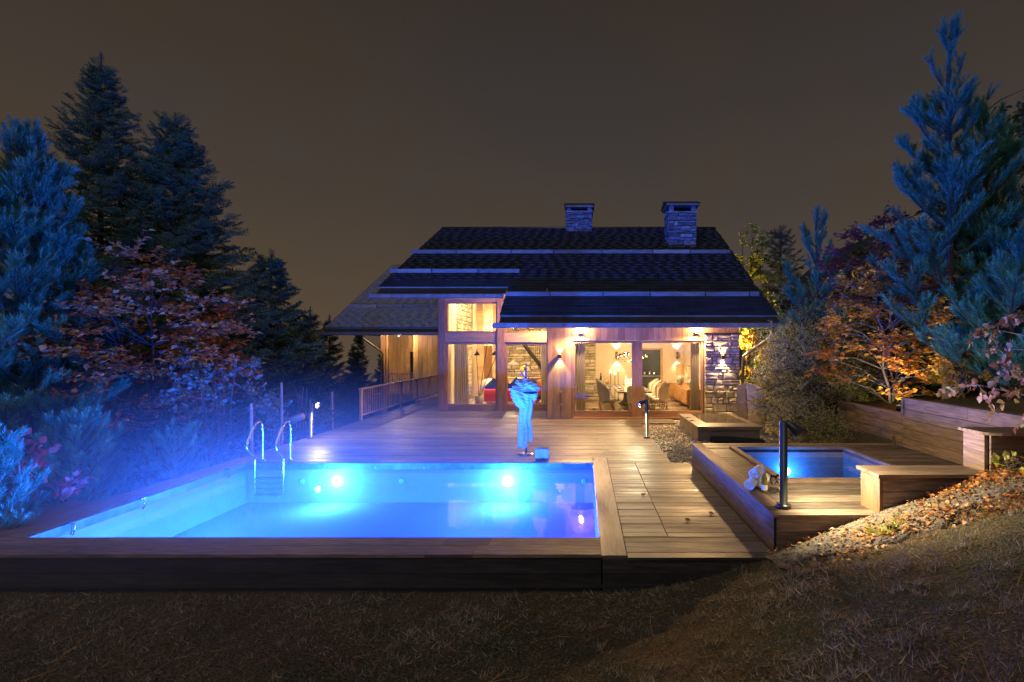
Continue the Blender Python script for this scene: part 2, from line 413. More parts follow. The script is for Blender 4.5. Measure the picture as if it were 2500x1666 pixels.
# ================================================================== THE SETTING
def smooth(a, b, x):
    t = np.clip((x-a)/(b-a), 0, 1); return t*t*(3-2*t)
def wall_top(y): return np.interp(y, [5, 9.0, 9.25, 11.4, 13.5, 40], [1.26, 1.24, .96, .94, .15, .4])
def ground_z(x, y):
    x = np.asarray(x, float); y = np.asarray(y, float)
    s = .37*(x-2.09) + .22*np.clip(5.33-y, -1.5, 6)
    k = .13
    z = -.42 + k*np.log1p(np.exp(np.clip((s+.42)/k, -40, 40)))
    # behind the timber retaining wall and up the hill on the right
    hill = wall_top(y) + .10*np.clip(x-6, 0, 8) + .28*np.clip(x-10, 0, 60)
    w = smooth(6.0, 6.1, x)*smooth(5.5, 5.75, y)
    z = z*(1-w) + hill*w
    # falls away on the left of the terrace and behind the house
    drop = -.5 - .42*np.clip(-7.0-x, 0, 14) - .12*np.clip(-21-x, 0, 60)
    w = smooth(-6.6, -7.6, x); z = z*(1-w) + drop*w
    z = z - .16*np.clip(y-27, 0, 60)*smooth(12, 2, x)
    # hollows for the terrace, the hot tub platform and the gravel bed
    def foot(x0, x1, y0, y1, zz, z, m=.12):
        w = smooth(x0-m, x0+m, x)*smooth(x1+m, x1-m, x)*smooth(y0-m, y0+m, y)*smooth(y1+m, y1-m, y)
        return z*(1-w) + zz*w
    z = foot(-6.95, 1.95, 5.5, 15.6, -1.4, z)
    z = foot(2.3, 6.0, 5.55, 9.25, -.9, z, .06)
    z = foot(1.8, 6.0, 9.3, 15.5, -.2, z, .06)
    z = foot(-6.9, 5.4, 15.6, 27, -.35, z)
    z = z + (.035*np.sin(x*3.1+y*1.7)*np.sin(y*2.3-x*.8) + .018*np.sin(x*9.3+1+2*np.sin(y*3))*np.sin(y*8.1+x*2) + .012*np.sin(x*17+y*5)*np.sin(y*15-x*6))*smooth(5.3, 4.9, y)
    return z
def axis(lo, a, b, hi, step, grow=1.25):
    mid = list(np.arange(a, b+1e-6, step)); out = mid[:]
    d = step; v = b
    while v < hi: d *= grow; v += d; out.append(v)
    d = step; v = a; pre = []
    while v > lo: d *= grow; v -= d; pre.append(v)
    return np.array(pre[::-1] + out)
gx = axis(-160, -11, 9, 160, .11); gy = axis(-20, .2, 16, 200, .11)
GX, GY = np.meshgrid(gx, gy); GZ = ground_z(GX, GY)
GZ = np.where((GY > 90) | (np.abs(GX) > 90), np.clip(GZ, -14, 22), GZ)
nxg, nyg = len(gx), len(gy)
V = np.stack([GX.ravel(), GY.ravel(), GZ.ravel()], 1)
ii, jj = np.meshgrid(np.arange(nxg-1), np.arange(nyg-1))
a = (jj*nxg+ii).ravel(); F = np.stack([a, a+1, a+1+nxg, a+nxg], 1)
ground = np_mesh('ground', V, F, 'turf', None, True); tag(ground, None, None, None, 'structure')

# bare earth strip along the foot of the hot tub platform, a thin sheet over the turf
def strip(name, fn, nu, nv, mat):
    u, v = np.meshgrid(np.linspace(0, 1, nu), np.linspace(0, 1, nv))
    X, Y = fn(u, v); Z = ground_z(X, Y)
    rag = .03*np.sin(X*23)*np.sin(Y*19) + .02*np.sin(X*51+Y*33)
    Z = Z + .022 + .02*rag - .06*(np.abs(v-.5) > .46)
    V = np.stack([X.ravel(), Y.ravel(), Z.ravel()], 1)
    i, j = np.meshgrid(np.arange(nu-1), np.arange(nv-1)); a = (j*nu+i).ravel()
    o = np_mesh(name, V, np.stack([a, a+1, a+1+nu, a+nu], 1), mat, None, True); o['kind'] = 'structure'; return o
def soil_fn(u, v):
    X = 1.95 + 4.8*u + .05*np.sin(u*40)
    near = 4.62 - .22*np.sin(u*3.0) + .07*np.sin(u*23) + .05*np.sin(u*61)
    return X, near + (5.34-near)*v
soil = strip('soil_bank', soil_fn, 160, 26, 'soil')

# gravel bed between terrace, house and platform
gv = MB().box(1.74, 5.99, 9.41, 15.6, -.16, -.045).build('gravel_bed', 'gravel'); gv['kind'] = 'structure'
ico_v = np.array([(0,0,1),(1,0,0),(0,1,0),(-1,0,0),(0,-1,0),(0,0,-1)], float)
ico_f = np.array([(0,1,2),(0,2,3),(0,3,4),(0,4,1),(5,2,1),(5,3,2),(5,4,3),(5,1,4)])
def rand_rot(n):
    q = rng.normal(size=(n, 4)); q /= np.linalg.norm(q, axis=1)[:, None]; w, x, y, z = q.T
    return np.stack([1-2*(y*y+z*z), 2*(x*y-z*w), 2*(x*z+y*w), 2*(x*y+z*w), 1-2*(x*x+z*z), 2*(y*z-x*w), 2*(x*z-y*w), 2*(y*z+x*w), 1-2*(x*x+y*y)], 1).reshape(n, 3, 3)
def replicate(pv, pf, pos, R, sca):
    sca = np.asarray(sca)
    if sca.ndim == 1: sca = np.stack([sca]*3, 1)
    V = np.einsum('nij,nkj->nki', R, pv[None]*sca[:, None, :]) + pos[:, None, :]
    n = len(pos); F = pf[None] + (np.arange(n)*len(pv))[:, None, None]
    return V.reshape(-1, 3), F.reshape(-1, pf.shape[1])
n = 7000
py = 9.45 + 5.9*rng.random(n)**1.3; px = 1.76 + 4.2*rng.random(n)
pos = np.stack([px, py, -.04 + .012*rng.random(n)], 1)
V, F = replicate(ico_v, ico_f, pos, rand_rot(n), np.stack([.016+.02*rng.random(n)]*2 + [.012+.014*rng.random(n)], 1))
o = np_mesh('gravel_stones', V, F, 'gravel', None); tag(o, 'loose grey gravel filling the bed beside the terrace', 'gravel', None, 'stuff')

# ------------------------------------------------------------------ terrace boards
deck = bpy.data.objects.new('terrace', None); col.objects.link(deck); deck.location = (-2, 12, 0); deck['kind'] = 'structure'
W = .142; GAP = .01
def rows(x0, x1, y0, y1, cuts, mat='deck_wood', zt=0.0):
    y = y0
    while y < y1 - .03:
        ye = min(y + W, y1); xs = [x0]
        if cuts:
            c = x0 + cuts*(.35 + .65*random.random())
            while c < x1 - .8:
                xs.append(c); c += cuts*(.8 + .4*random.random())
        xs.append(x1)
        for a, b in zip(xs[:-1], xs[1:]):
            dz = random.uniform(-.002, .002)
            piece('plank', mat, a+.002, b-.002, y, ye-GAP, zt-.03+dz, zt+dz, deck)
        y += W
rows(-7.0, 1.72, 9.97, 14.6, 4.4)
rows(-7.0, .175, 9.55, 9.97, 4.4)
rows(.47, 1.72, 9.55, 9.97, 0)
rows(-7.0, 2.8, 14.6, 15.62, 4.9)
rows(-7.0, -1.2, 15.62, 17.7, 4.2)
rows(-7.0, -5.36, 17.7, 24.0, 0)
rows(.47, 1.0, 5.78, 9.55, 0); rows(1.006, 2.075, 5.78, 9.55, 0); rows(.47, 2.075, 5.2, 5.78, 0)
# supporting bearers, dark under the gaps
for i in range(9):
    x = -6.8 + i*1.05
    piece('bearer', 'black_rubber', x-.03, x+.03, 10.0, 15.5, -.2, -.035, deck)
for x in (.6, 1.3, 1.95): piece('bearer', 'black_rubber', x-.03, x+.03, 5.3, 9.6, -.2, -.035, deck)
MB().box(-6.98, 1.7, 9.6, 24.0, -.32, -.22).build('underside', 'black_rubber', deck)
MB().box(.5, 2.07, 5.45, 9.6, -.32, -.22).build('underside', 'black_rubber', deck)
# fascia boards along the left edge and the front of the terrace
for k in range(2):
    z1 = -.005 - k*.165
    piece('fascia_board', 'weathered_y', -7.035, -7.005, 9.6, 24.0, z1-.16, z1-.0, deck)
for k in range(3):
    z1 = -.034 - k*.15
    piece('fascia_board', 'shaded_board_x', .2, 2.08, 5.225, 5.255, z1-.145, z1, deck)

# ------------------------------------------------------------------ swimming pool
pool = thing('swimming_pool', (-3.2, 7.6, -.64), 'rectangular swimming pool lit bright blue from under the water', 'swimming pool')
PX0, PX1, PY0, PY1, PB, WZ = -6.64, .185, 5.76, 9.53, -.78, -.2
basin = MB()
basin.add([(PX0,PY0,PB),(PX1,PY0,PB),(PX1,PY1,PB),(PX0,PY1,PB)], [(0,1,2,3)])
basin.add([(PX0,PY1,PB),(PX1,PY1,PB),(PX1,PY1,-.13),(PX0,PY1,-.13)], [(0,1,2,3)])
basin.add([(PX0,PY0,PB),(PX0,PY1,PB),(PX0,PY1,-.13),(PX0,PY0,-.13)], [(0,1,2,3)])
basin.add([(PX1,PY1,PB),(PX1,PY0,PB),(PX1,PY0,-.13),(PX1,PY1,-.13)], [(0,1,2,3)])
basin.add([(PX1,PY0,PB),(PX0,PY0,PB),(PX0,PY0,-.13),(PX1,PY0,-.13)], [(0,1,2,3)])
bo = basin.build('liner', 'liner', pool)
MB().box(PX0-.2, PX1+.1, PY0-.12, PY1+.12, PB-.2, PB-.05).build('floor_slab', 'mortar', pool)
# cover rail all round just below the coping
MB().box(PX0-.02, PX1, PY1-.012, PY1+.02, -.13, -.005).build('cover_rail', 'cover_rail', pool)
MB().box(PX0-.02, PX0+.012, PY0, PY1-.012, -.13, -.005).build('cover_rail', 'cover_rail', pool)
MB().box(PX1-.012, PX1+.004, PY0, PY1-.012, -.13, -.03).build('cover_rail', 'cover_rail', pool)
MB().box(PX0-.02, PX1, PY0-.03, PY0+.01, -.13, -.035).build('cover_rail', 'cover_rail', pool)
wt = MB().add([(PX0,PY0,WZ),(PX1,PY0,WZ),(PX1,PY1,WZ),(PX0,PY1,WZ)], [(0,1,2,3)]).build('water', 'pool_water', pool)
# round inlets in the far wall
for x in (-5.55, -3.6, .0):
    MB().lathe([(.0,.0),(.045,0),(.05,.008),(.04,.016),(.025,.016)], (x, PY1-.002, -.36), 16, (0,-1,0)).build('inlet', 'liner_band', pool, True)
# fixings on the rail
for i in range(7):
    piece('rail_bolt', 'steel', -6+i*.95-.012, -6+i*.95+.012, PY1-.02, PY1-.011, -.1, -.075, pool)
for y in (6.25, 7.25, 9.0):
    c = empty_part('cover_clip', pool, (PX0+.03, y, -.05))
    MB().bbox(PX0-.03, PX0+.05, y-.035, y+.035, -.006, .014, .005).build('clip_plate', 'steel', c)
    MB().tube([(PX0+.03,y,-.0),(PX0+.055,y,-.05),(PX0+.05,y,-.13),(PX0+.03,y,-.16),(PX0+.02,y,-.12)], .009, 6).build('hook', 'steel', c, True)
# coping boards
def coping(x0, x1, y0, y1, mat): piece('coping_board', mat, x0, x1, y0, y1, -.032, random.uniform(.001, .004), pool)
for (x0, x1) in ((-8.9, -5.6), (-5.596, -1.62), (-1.616, -1.1), (-1.096, .186)):
    coping(x0, x1, 5.52, 5.755, 'weathered_x'); coping(x0-.12, x1-.12 if x1 < 0 else x1, 5.27, 5.513, 'weathered_x')
coping(.19, .463, 5.25, 9.96, 'deck_wood_y')
for (y0, y1) in ((5.76, 7.4), (7.405, 9.98)):
    coping(-6.88, -6.665, y0, y1, 'weathered_y'); coping(-7.12, -6.886, y0, y1, 'weathered_y')
for i, (y0, y1) in enumerate(((5.35, 6.1), (6.105, 7.15))):
    coping(-7.75+.15*i, -7.126, y0, y1, 'weathered_y')
# boarded front of the pool shell
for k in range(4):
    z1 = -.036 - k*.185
    piece('front_board', 'shaded_board_x', -8.95, .186, 5.29+.0*k, 5.325, z1-.178, z1, pool)
piece('plinth_ledge', 'shaded_board_x', -8.95, 2.05, 5.262, 5.288, -.36, -.33, pool)
MB().box(-8.95, .18, 5.33, 5.36, -.9, -.04).build('backing', 'black_rubber', pool)
# underwater lamps: glass domes set in the far wall
POOLW = 1200
for x in (-4.86, -1.5):
    L = empty_part('underwater_lamp', pool, (x, PY1, -.36))
    MB().lathe([(0,.03),(.05,.026),(.085,.012),(.1,0)], (x, PY1-.004, -.36), 24, (0,-1,0)).build('lens', 'pool_lens' if 'pool_lens' in MATS else 'towel_white', L, True)
    lamp('pool_light', 'POINT', (x, PY1-.3, -.33), POOLW*.24, POOLBLUE, L, .08)
    # its twin in the near wall shines back towards the house
    L = empty_part('underwater_lamp', pool, (x, PY0, -.58))
    MB().lathe([(0,.03),(.05,.026),(.085,.012),(.1,0)], (x, PY0+.004, -.58), 24, (0,1,0)).build('lens', 'pool_lens', L, True)
    lamp('pool_light', 'POINT', (x, PY0+.4, -.58), POOLW*.85, POOLBLUE, L, .08)

# ladder
lad = thing('pool_ladder', (-6.2, 9.6, 0), 'bent stainless steel pool ladder with two looped handrails at the far left corner', 'ladder')
def bez(pts, n=10):
    P = [Vector(p) for p in pts]; out = []
    for i in range(len(P)-1):
        p0 = P[max(i-1,0)]; p1 = P[i]; p2 = P[i+1]; p3 = P[min(i+2,len(P)-1)]
        for k in range(n):
            t = k/n
            out.append(.5*((2*p1)+(-p0+p2)*t+(2*p0-5*p1+4*p2-p3)*t*t+(-p0+3*p1-3*p2+p3)*t**3))
    out.append(P[-1]); return out
for x in (-6.46, -5.9):
    pth = bez([(x,9.72,.0),(x,9.72,.35),(x,9.715,.66),(x,9.66,.78),(x,9.57,.80),(x,9.47,.74),(x,9.36,.58),(x,9.26,.42),(x,9.27,.31),(x,9.38,.2),(x,9.47,.1),(x,9.485,.0),(x,9.485,-.35),(x,9.485,-.62)])
    MB().tube(pth, .021, 10).build('handrail', 'steel', lad, True)
    MB().lathe([(.0,.014),(.04,.014),(.05,.0)], (x, 9.72, .004), 16).build('foot_flange', 'steel', lad, True)
for z in (-.3, -.4, -.5, -.6):
    MB().bbox(-6.44, -5.92, 9.43, 9.5, z-.012, z+.012, .006).build('rung', 'steel', lad)

# ------------------------------------------------------------------ hot tub platform
PZ = .41
plat = thing('hot_tub_platform', (4, 7.4, 0), 'raised timber platform with boarded sides around the sunken hot tub', 'platform')
TX0, TX1, TY0, TY1 = 2.68, 4.82, 6.62, 8.92
def prow(x0, x1, y0, y1):
    y = y0
    while y < y1-.03:
        ye = min(y+W, y1); dz = random.uniform(-.0015, .0015)
        piece('plank', 'deck_wood', x0, x1, y, ye-.005, PZ-.03+dz, PZ+dz, plat); y += W
prow(2.3, 5.98, 5.52, TY0)
prow(2.3, TX0, TY0, TY1); prow(TX1, 5.98, TY0, TY1); prow(2.3, 5.98, TY1, 9.24)
piece('edge_board', 'weathered_x', 2.085, 3.3, 5.33, 5.515, PZ-.03, PZ+.003, plat)
piece('edge_board', 'weathered_y', 2.085, 2.295, 5.52, 9.4, PZ-.03, PZ+.003, plat)
piece('edge_board', 'weathered_x', 2.3, 5.98, 9.245, 9.4, PZ-.03, PZ+.003, plat)
for k in range(3):
    z1 = PZ-.036-.134*k
    for (a, b) in ((5.36, 7.1), (7.105, 9.38)): piece('side_board', 'weathered_y', 2.1, 2.125, a, b, z1-.128, z1, plat)
for k in range(3):
    z1 = PZ-.036-.16*k
    piece('front_board', 'weathered_x', 2.13, 3.3, 5.35, 5.375, z1-.153, z1, plat)
piece('back_board', 'weathered_x', 2.13, 5.98, 9.365, 9.385, -.1, PZ-.036, plat)
piece('corner_post', 'black_rubber', 2.103, 2.128, 5.352, 5.377, -.15, PZ-.036, plat)
# hot tub
tub = thing('hot_tub', (3.75, 7.77, -.35), 'square sunken hot tub with dark timber rim and blue lit water', 'hot tub')
RZ = PZ+.045
for (a,b,c,d,mm) in ((TX0,TX0+.1,TY0,TY1,'weathered_y'),(TX1-.1,TX1,TY0,TY1,'weathered_y'),(TX0+.101,TX1-.101,TY1-.1,TY1,'weathered_x'),(TX0+.101,TX1-.101,TY0,TY0+.1,'weathered_x')):
    piece('rim_board', mm, a, b, c, d, PZ-.05, RZ, tub)
sh = MB(); x0,x1,y0,y1,zb = TX0+.1,TX1-.1,TY0+.1,TY1-.1,-.3
MB().add([(x0,y0,zb),(x1,y0,zb),(x1,y1,zb),(x0,y1,zb)],[(0,1,2,3)]).build('basin_floor', 'tub_floor', tub)
for (p,q) in (((x0,y1),(x1,y1)),((x0,y0),(x0,y1)),((x1,y1),(x1,y0)),((x1,y0),(x0,y0))):
    sh.add([(*p,zb),(*q,zb),(*q,PZ-.0),(*p,PZ-.0)],[(0,1,2,3)])
sh.build('shell', 'tub_steel', tub)
MB().add([(x0,y0,.27),(x1,y0,.27),(x1,y1,.27),(x0,y1,.27)],[(0,1,2,3)]).build('water', 'tub_water', tub)
L = empty_part('underwater_lamp', tub, (3.75, 7.2, -.25))
MB().lathe([(0,.025),(.05,.02),(.07,0)], (3.7,y1-.004,.01), 20, (0,-1,0)).build('lens', 'tub_lens' if 'tub_lens' in MATS else 'towel_white', L, True)
lamp('tub_light', 'POINT', (3.7, y1-.22, .0), 34, (.012, .18, 1.0), L, .05)
# control keypad on the near rim
kp = empty_part('control_panel', tub, (3.9, TY0+.05, RZ))
MB().bbox(3.78, 4.06, TY0+.02, TY0+.085, RZ, RZ+.012, .004).build('keypad', 'bollard_paint', kp)
MB().bbox(3.8, 4.04, TY0+.03, TY0+.075, RZ+.0115, RZ+.0145, .001).build('display', 'screen_blue' if 'screen_blue' in MATS else 'cushion_blue', kp)

# timber benches and retaining walls round the platform
bw = thing('timber_bench_wall', (3.9, 5.5, 0), 'low timber bench wall with a flat cap board at the front of the platform', 'wall')
piece('cap_board', 'weathered_x', 3.22, 4.5, 5.29, 5.72, .83, .866, bw)
piece('end_board', 'red_wood_z', 3.262, 3.292, 5.34, 5.7, .1, .828, bw)
for k in range(5):
    z1 = .826-.165*k
    piece('front_board', 'weathered_x', 3.294, 4.5, 5.335, 5.36, z1-.158, z1, bw)
piece('back_board', 'weathered_x', 3.294, 4.5, 5.68, 5.7, .1, .828, bw)
bw2 = thing('timber_end_wall', (5.4, 5.5, 0), 'taller timber end wall with rounded pale top board beside leafy branches', 'wall')
cap = MB(); pts = [(4.44,5.42,1.285)] + [(4.44+.32*(1-math.cos(a)), 5.42-.13*math.sin(a)+.0, 1.285) for a in np.linspace(.2, 1.57, 6)] + [(6.4,5.29,1.285),(6.4,5.74,1.285),(4.44,5.74,1.285)]
cap.prism(pts, (0,0,.032)).build('cap_board', 'weathered_x', bw2)
piece('end_board', 'weathered_y', 4.47, 4.51, 5.4, 5.7, .868, 1.283, bw2)
for k in range(6):
    z1 = 1.283-.165*k
    piece('front_board', 'weathered_x', 4.512, 6.4, 5.36, 5.385, z1-.158, z1, bw2)
piece('back_board', 'weathered_x', 4.512, 6.4, 5.68, 5.7, .3, 1.283, bw2)
rw = thing('retaining_wall', (6.05, 8.5, 0), 'stepped brown timber retaining wall behind the hot tub', 'wall')
def courses(y0, y1, top, nb, jit):
    h = .178
    for k in range(nb):
        z1 = top-.035-k*h
        c = [y0]; 
        if k % 2 == jit: c.append(y0+(y1-y0)*.55)
        else: c.append(y0+(y1-y0)*.3)
        c.append(y1)
        for a, b in zip(c[:-1], c[1:]):
            piece('board', 'weathered_y', 6.0+random.uniform(-.003,.003), 6.03, a+.003, b-.003, z1-h+.007, z1, rw)
    piece('cap_board', 'weathered_y', 5.985, 6.12, y0, y1, top-.033, top, rw)
courses(5.7, 9.1, 1.325, 6, 0); courses(9.104, 11.42, 1.03, 6, 1)
piece('step_post', 'weathered_y', 5.975, 6.0, 9.06, 9.12, 1.0, 1.32, rw)

# ================================================================== THE CHALET
D1, D2 = 15.65, 17.75            # depth of the dining front and of the recessed living room front
house = thing('chalet', (-.5, 19, 0), 'timber and stone chalet with a dark shingled roof and glowing windows', 'house')
SL = .63; RD, RZr = 21.27, 7.555; ED, EZ = 14.45, 3.256; UD, UZ = 16.16, 4.333
AL = math.atan(SL)
def roof_z(d): return EZ + SL*(d-ED)
def xl(d): return -6.86 + (d-UD)/(RD-UD)*.61
XR, XLOW = 5.765, -2.52
roof = empty_part('roof', house, (-.5, RD, RZr))
nrm = Vector((0, -math.sin(AL), math.cos(AL)))
T = .16
def slab(pts, th, mat, name, par):
    mb = MB(); p = [Vector(q) for q in pts]
    return mb.prism([q - nrm*th for q in p], nrm*(th-.012)).build(name, mat, par)
slab([(XLOW,ED,EZ),(XR,ED,EZ),(XR,UD,UZ),(XLOW,UD,UZ)], T, 'beam_x', 'deck_boarding', roof)
slab([(xl(UD),UD,UZ),(XR,UD+.002,UZ),(XR,RD,RZr),(xl(RD),RD,RZr)], T, 'beam_x', 'deck_boarding', roof)
# rear slope
bk = MB().prism([(xl(RD),RD+.01,RZr-.02),(XR,RD+.01,RZr-.02),(XR,28.2,RZr-SL*7),(-6.6,28.2,RZr-SL*7)], (0,-.0,-.18)).build('rear_slope', 'shingle', roof)
MB().tube([(xl(RD),RD,RZr+.0),(XR,RD,RZr+.0)], .07, 8).build('ridge_cap', 'roof_metal', roof, True)
# shingles: nearest rows one by one, the rest joined
sh_me = {}
def shingle_mesh(mat):
    if mat not in sh_me:
        mb = MB(); mb.add([(-.5,0,.0),(.5,0,.0),(.5,1,0),(-.5,1,0),(-.5,0,1.0),(.5,0,1.0),(.5,1,.12),(-.5,1,.12)],
                          [(0,3,2,1),(4,5,6,7),(0,1,5,4),(1,2,6,5),(2,3,7,6),(3,0,4,7)])
        me = bpy.data.meshes.new('shingle'); me.from_pydata(mb.v, [], mb.f); me.materials.append(MATS[mat]); sh_me[mat] = me
    return sh_me[mat]
def shingle_rows(d0, d1, xa, xb, zf, al, mat, par, single, EXP=.225, wid=.42):
    ex = EXP*math.cos(al); d = d0; r = 0; pos = []; size = []
    while d < d1-.02:
        x = xa(d) - (.0 if r % 2 else .2); end = xb(d)
        while x < end-.02:
            w = wid*random.uniform(.8, 1.2); a = max(x, xa(d)-.03*random.random()); b = min(x+w, end+.03*random.random())
            if b-a > .08:
                pos.append(((a+b)/2, d-random.uniform(0,.012), zf(d))); size.append((b-a-.006, EXP*1.35, .025+.002*random.random()))
            x += w
        d += ex; r += 1
    pos = np.array(pos); size = np.array(size); k = 0
    if single:
        order = np.argsort(pos[:, 1]); 
        for i in order[:single]:
            o = bpy.data.objects.new('shingle', shingle_mesh(mat)); o.location = pos[i]; o.scale = size[i]; o.rotation_euler = (al, 0, random.uniform(-.012, .012))
            link(o, par)
        rest = order[single:]
    else: rest = np.arange(len(pos))
    me = shingle_mesh(mat); pv = np.array([v.co for v in me.vertices]); pf = np.array([list(p.vertices) for p in me.polygons])
    c, s_ = math.cos(al), math.sin(al); R = np.array([[1,0,0],[0,c,-s_],[0,s_,c]])
    jit = 1 + 0*rest
    V, F = replicate(pv, pf, pos[rest], np.repeat(R[None], len(rest), 0), size[rest])
    o = np_mesh('shingle_field', V, F, mat, par); o['kind'] = 'stuff'
shingle_rows(ED, UD, lambda d: XLOW, lambda d: XR, roof_z, AL, 'shingle', roof, 220)
shingle_rows(UD, RD, xl, lambda d: XR, roof_z, AL, 'shingle', roof, 80)
# metal eave aprons and gutters
def apron(x0, x1, d, par, mat='roof_metal'):
    z = roof_z(d)
    MB().prism([(x0,d+.02,z-.045),(x1,d+.02,z-.045),(x1,d-.34,z-.045-.36*SL),(x0,d-.34,z-.045-.36*SL)], (0,.01,-.02)).build('eave_apron', mat, par)
def gutter(x0, x1, d, z, par, name='gutter', joints=1.25):
    g = empty_part(name, par, ((x0+x1)/2, d, z))
    prof = [(d, z), (d-.015, z+.012), (d-.1, z+.012), (d-.115, z), (d-.115, z-.115), (d-.08, z-.135), (d-.0, z-.135)]
    x = x0
    while x < x1-.05:
        e = min(x1, x + joints*random.uniform(.75, 1.3))
        MB().prism([(x, a, b) for a, b in prof], (e-x-.008, 0, 0)).build('gutter_length', 'zinc', g)
        MB().box(e-.012, e+.004, d-.121, d-.1, z-.14, z+.016).build('bracket', 'zinc', g)
        x = e
apron(XLOW+.03, XR, ED, roof); apron(xl(UD)+.06, XLOW-.05, UD, roof)
gutter(-2.66, 5.86, ED-.34, 2.995, roof); gutter(-6.98, -2.62, UD-.34, 4.03, roof)
# snow boards
def snow(x0, x1, d, par, zf, al, step=1.75, hgt=.135):
    x = x0
    while x < x1-.05:
        e = min(x1, x+step*random.uniform(.8,1.25))
        o = piece('snow_board', 'snow_board_x', x+.004, e-.004, d-.02, d+.02, zf(d)+.03, zf(d)+.03+hgt, par); o.rotation_euler = (al-.25, 0, 0)
        MB().box(e-.02, e+.01, d-.045, d-.02, zf(d)+.0, zf(d)+.16).build('bracket', 'roof_metal', par)
        x = e
snow(-6.68, 5.66, 18.67, roof, roof_z, AL); snow(-6.86, -2.27, 17.08, roof, roof_z, AL); snow(-2.5, 5.62, 15.5, roof, roof_z, AL)

# chimneys with coursed stone
def stones(x0, x1, z0, z1, y, par, name, mat, hmin, hmax, wmin, wmax, depth=.05, axis='y', big=0.0, facing=-1):
    z = z0; cnt = 0
    while z < z1-.02:
        h = min(random.uniform(hmin, hmax), z1-z)
        if z1-(z+h) < hmin*.6: h = z1-z
        x = x0
        while x < x1-.02:
            w = min(random.uniform(wmin, wmax), x1-x)
            if x1-(x+w) < wmin*.5: w = x1-x
            subs = [(z, z+h)]
            if h > hmin*1.8 and random.random() > big: 
                c = z+h*random.uniform(.35,.65); subs = [(z,c),(c,z+h)]
            for (a, b) in subs:
                g = .008; d = depth*random.uniform(.4, 1.0); j = lambda s=.012: random.uniform(-s, s)
                back = [(x+g,a+g),(x+w-g,a+g),(x+w-g,b-g),(x+g,b-g)]
                k = min(w, b-a)*.2
                fr = [(x+g+k*.4+abs(j()),a+g+k*.4+j()),(x+w-g-k*.4+j(),a+g+k*.4+j()),(x+w-g-k*.4+j(),b-g-k*.4+j()),(x+g+k*.4+j(),b-g-k*.4+j())]
                mx_, mz_ = x+w/2+j(), (a+b)/2+j()
                def P(u, v, q): return (u, y+facing*q, v) if axis == 'y' else (y+facing*q, u, v)
                vs = [P(u,v,0) for u,v in back] + [P(u,v,d*random.uniform(.75,1.1)) for u,v in fr] + [P(mx_,mz_,d*1.15)]
                fs = [(0,1,5,4),(1,2,6,5),(2,3,7,6),(3,0,4,7),(4,5,8),(5,6,8),(6,7,8),(7,4,8)]
                if (axis == 'y') != (facing == -1): fs = [tuple(reversed(f)) for f in fs]
                MB().add(vs, fs).build(name, mat, par); cnt += 1
            x += w
        z += h
    return cnt
def chimney(x0, x1, d0, d1, z0, zs, zc, cap_over):
    ch = empty_part('chimney', house, ((x0+x1)/2, (d0+d1)/2, z0))
    MB().box(x0+.02, x1-.02, d0+.02, d1-.02, z0-.3, zs).build('core', 'mortar', ch)
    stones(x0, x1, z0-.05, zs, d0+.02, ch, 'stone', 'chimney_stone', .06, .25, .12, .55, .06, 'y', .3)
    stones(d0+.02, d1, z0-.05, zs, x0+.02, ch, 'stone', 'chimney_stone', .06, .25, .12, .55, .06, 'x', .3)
    MB().box(x0-.03, x1+.03, d0-.03, d1+.03, zs, zs+.05).build('collar', 'chimney_stone', ch)
    for cx in (x0+.12, x1-.12):
        for cyy in (d0+.12, d1-.12): MB().box(cx-.09, cx+.09, cyy-.09, cyy+.09, zs+.05, zc).build('cap_pier', 'chimney_stone', ch)
    MB().box(x0+.1, x1-.1, d0+.3, d1-.1, zs+.05, zc-.01).build('flue', 'black_metal', ch)
    o = cap_over
    MB().box(x0-o, x1+o, d0-o, d1+o, zc, zc+.09).build('cap_fascia', 'zinc', ch)
    MB().prism([(x0-o-.04,d0-o-.04,zc+.092),(x0-o-.04,d1+o+.04,zc+.092),(x0-o-.04,(d0+d1)/2,zc+.32)], (x1-x0+2*o+.08,0,0)).build('cap_roof', 'shingle', ch)
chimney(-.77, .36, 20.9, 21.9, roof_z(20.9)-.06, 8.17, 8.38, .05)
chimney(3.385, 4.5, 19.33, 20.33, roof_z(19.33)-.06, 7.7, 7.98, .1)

# ---------------------------------------------------------------- dining room front (right)
wallR = empty_part('clad_wall', house, (1.9, D1, 0))
MB().box(-1.17, -.37, D1+.0, D1+.28, .0, 3.7).build('wall_core', 'mortar', wallR)
MB().box(-.37, 5.0, D1+.0, D1+.28, 2.52, 3.7).build('wall_core', 'mortar', wallR)
x = -1.18
while x < 5.0:
    w = min(random.choice((.17,.2,.2,.22)), 5.0-x)
    zb = 0.0 if x+w < -.355 else 2.515
    if x < -.36 < x+w: w = -.36-x; zb = 0
    piece('cladding_plank', 'cladding_z', x+.002, x+w-.004, D1-.03-random.uniform(0,.006), D1-.0, zb+.01, 3.72, wallR)
    x += w
piece('corner_plank', 'cladding_z', -1.21, -1.183, D1-.03, D2-.1, .0, 4.2, wallR)
# recessed door handle box and socket on the narrow clad wall
MB().box(-.78, -.69, D1-.052, D1-.034, .02, .88).build('service_cover', 'frame_z', wallR)
MB().bbox(-.765, -.705, D1-.075, D1-.052, .8, .9, .006).build('socket', 'zinc', wallR)
MB().bbox(-.765, -.70, D1-.075, D1-.052, .4, .49, .006).build('socket', 'zinc', wallR)

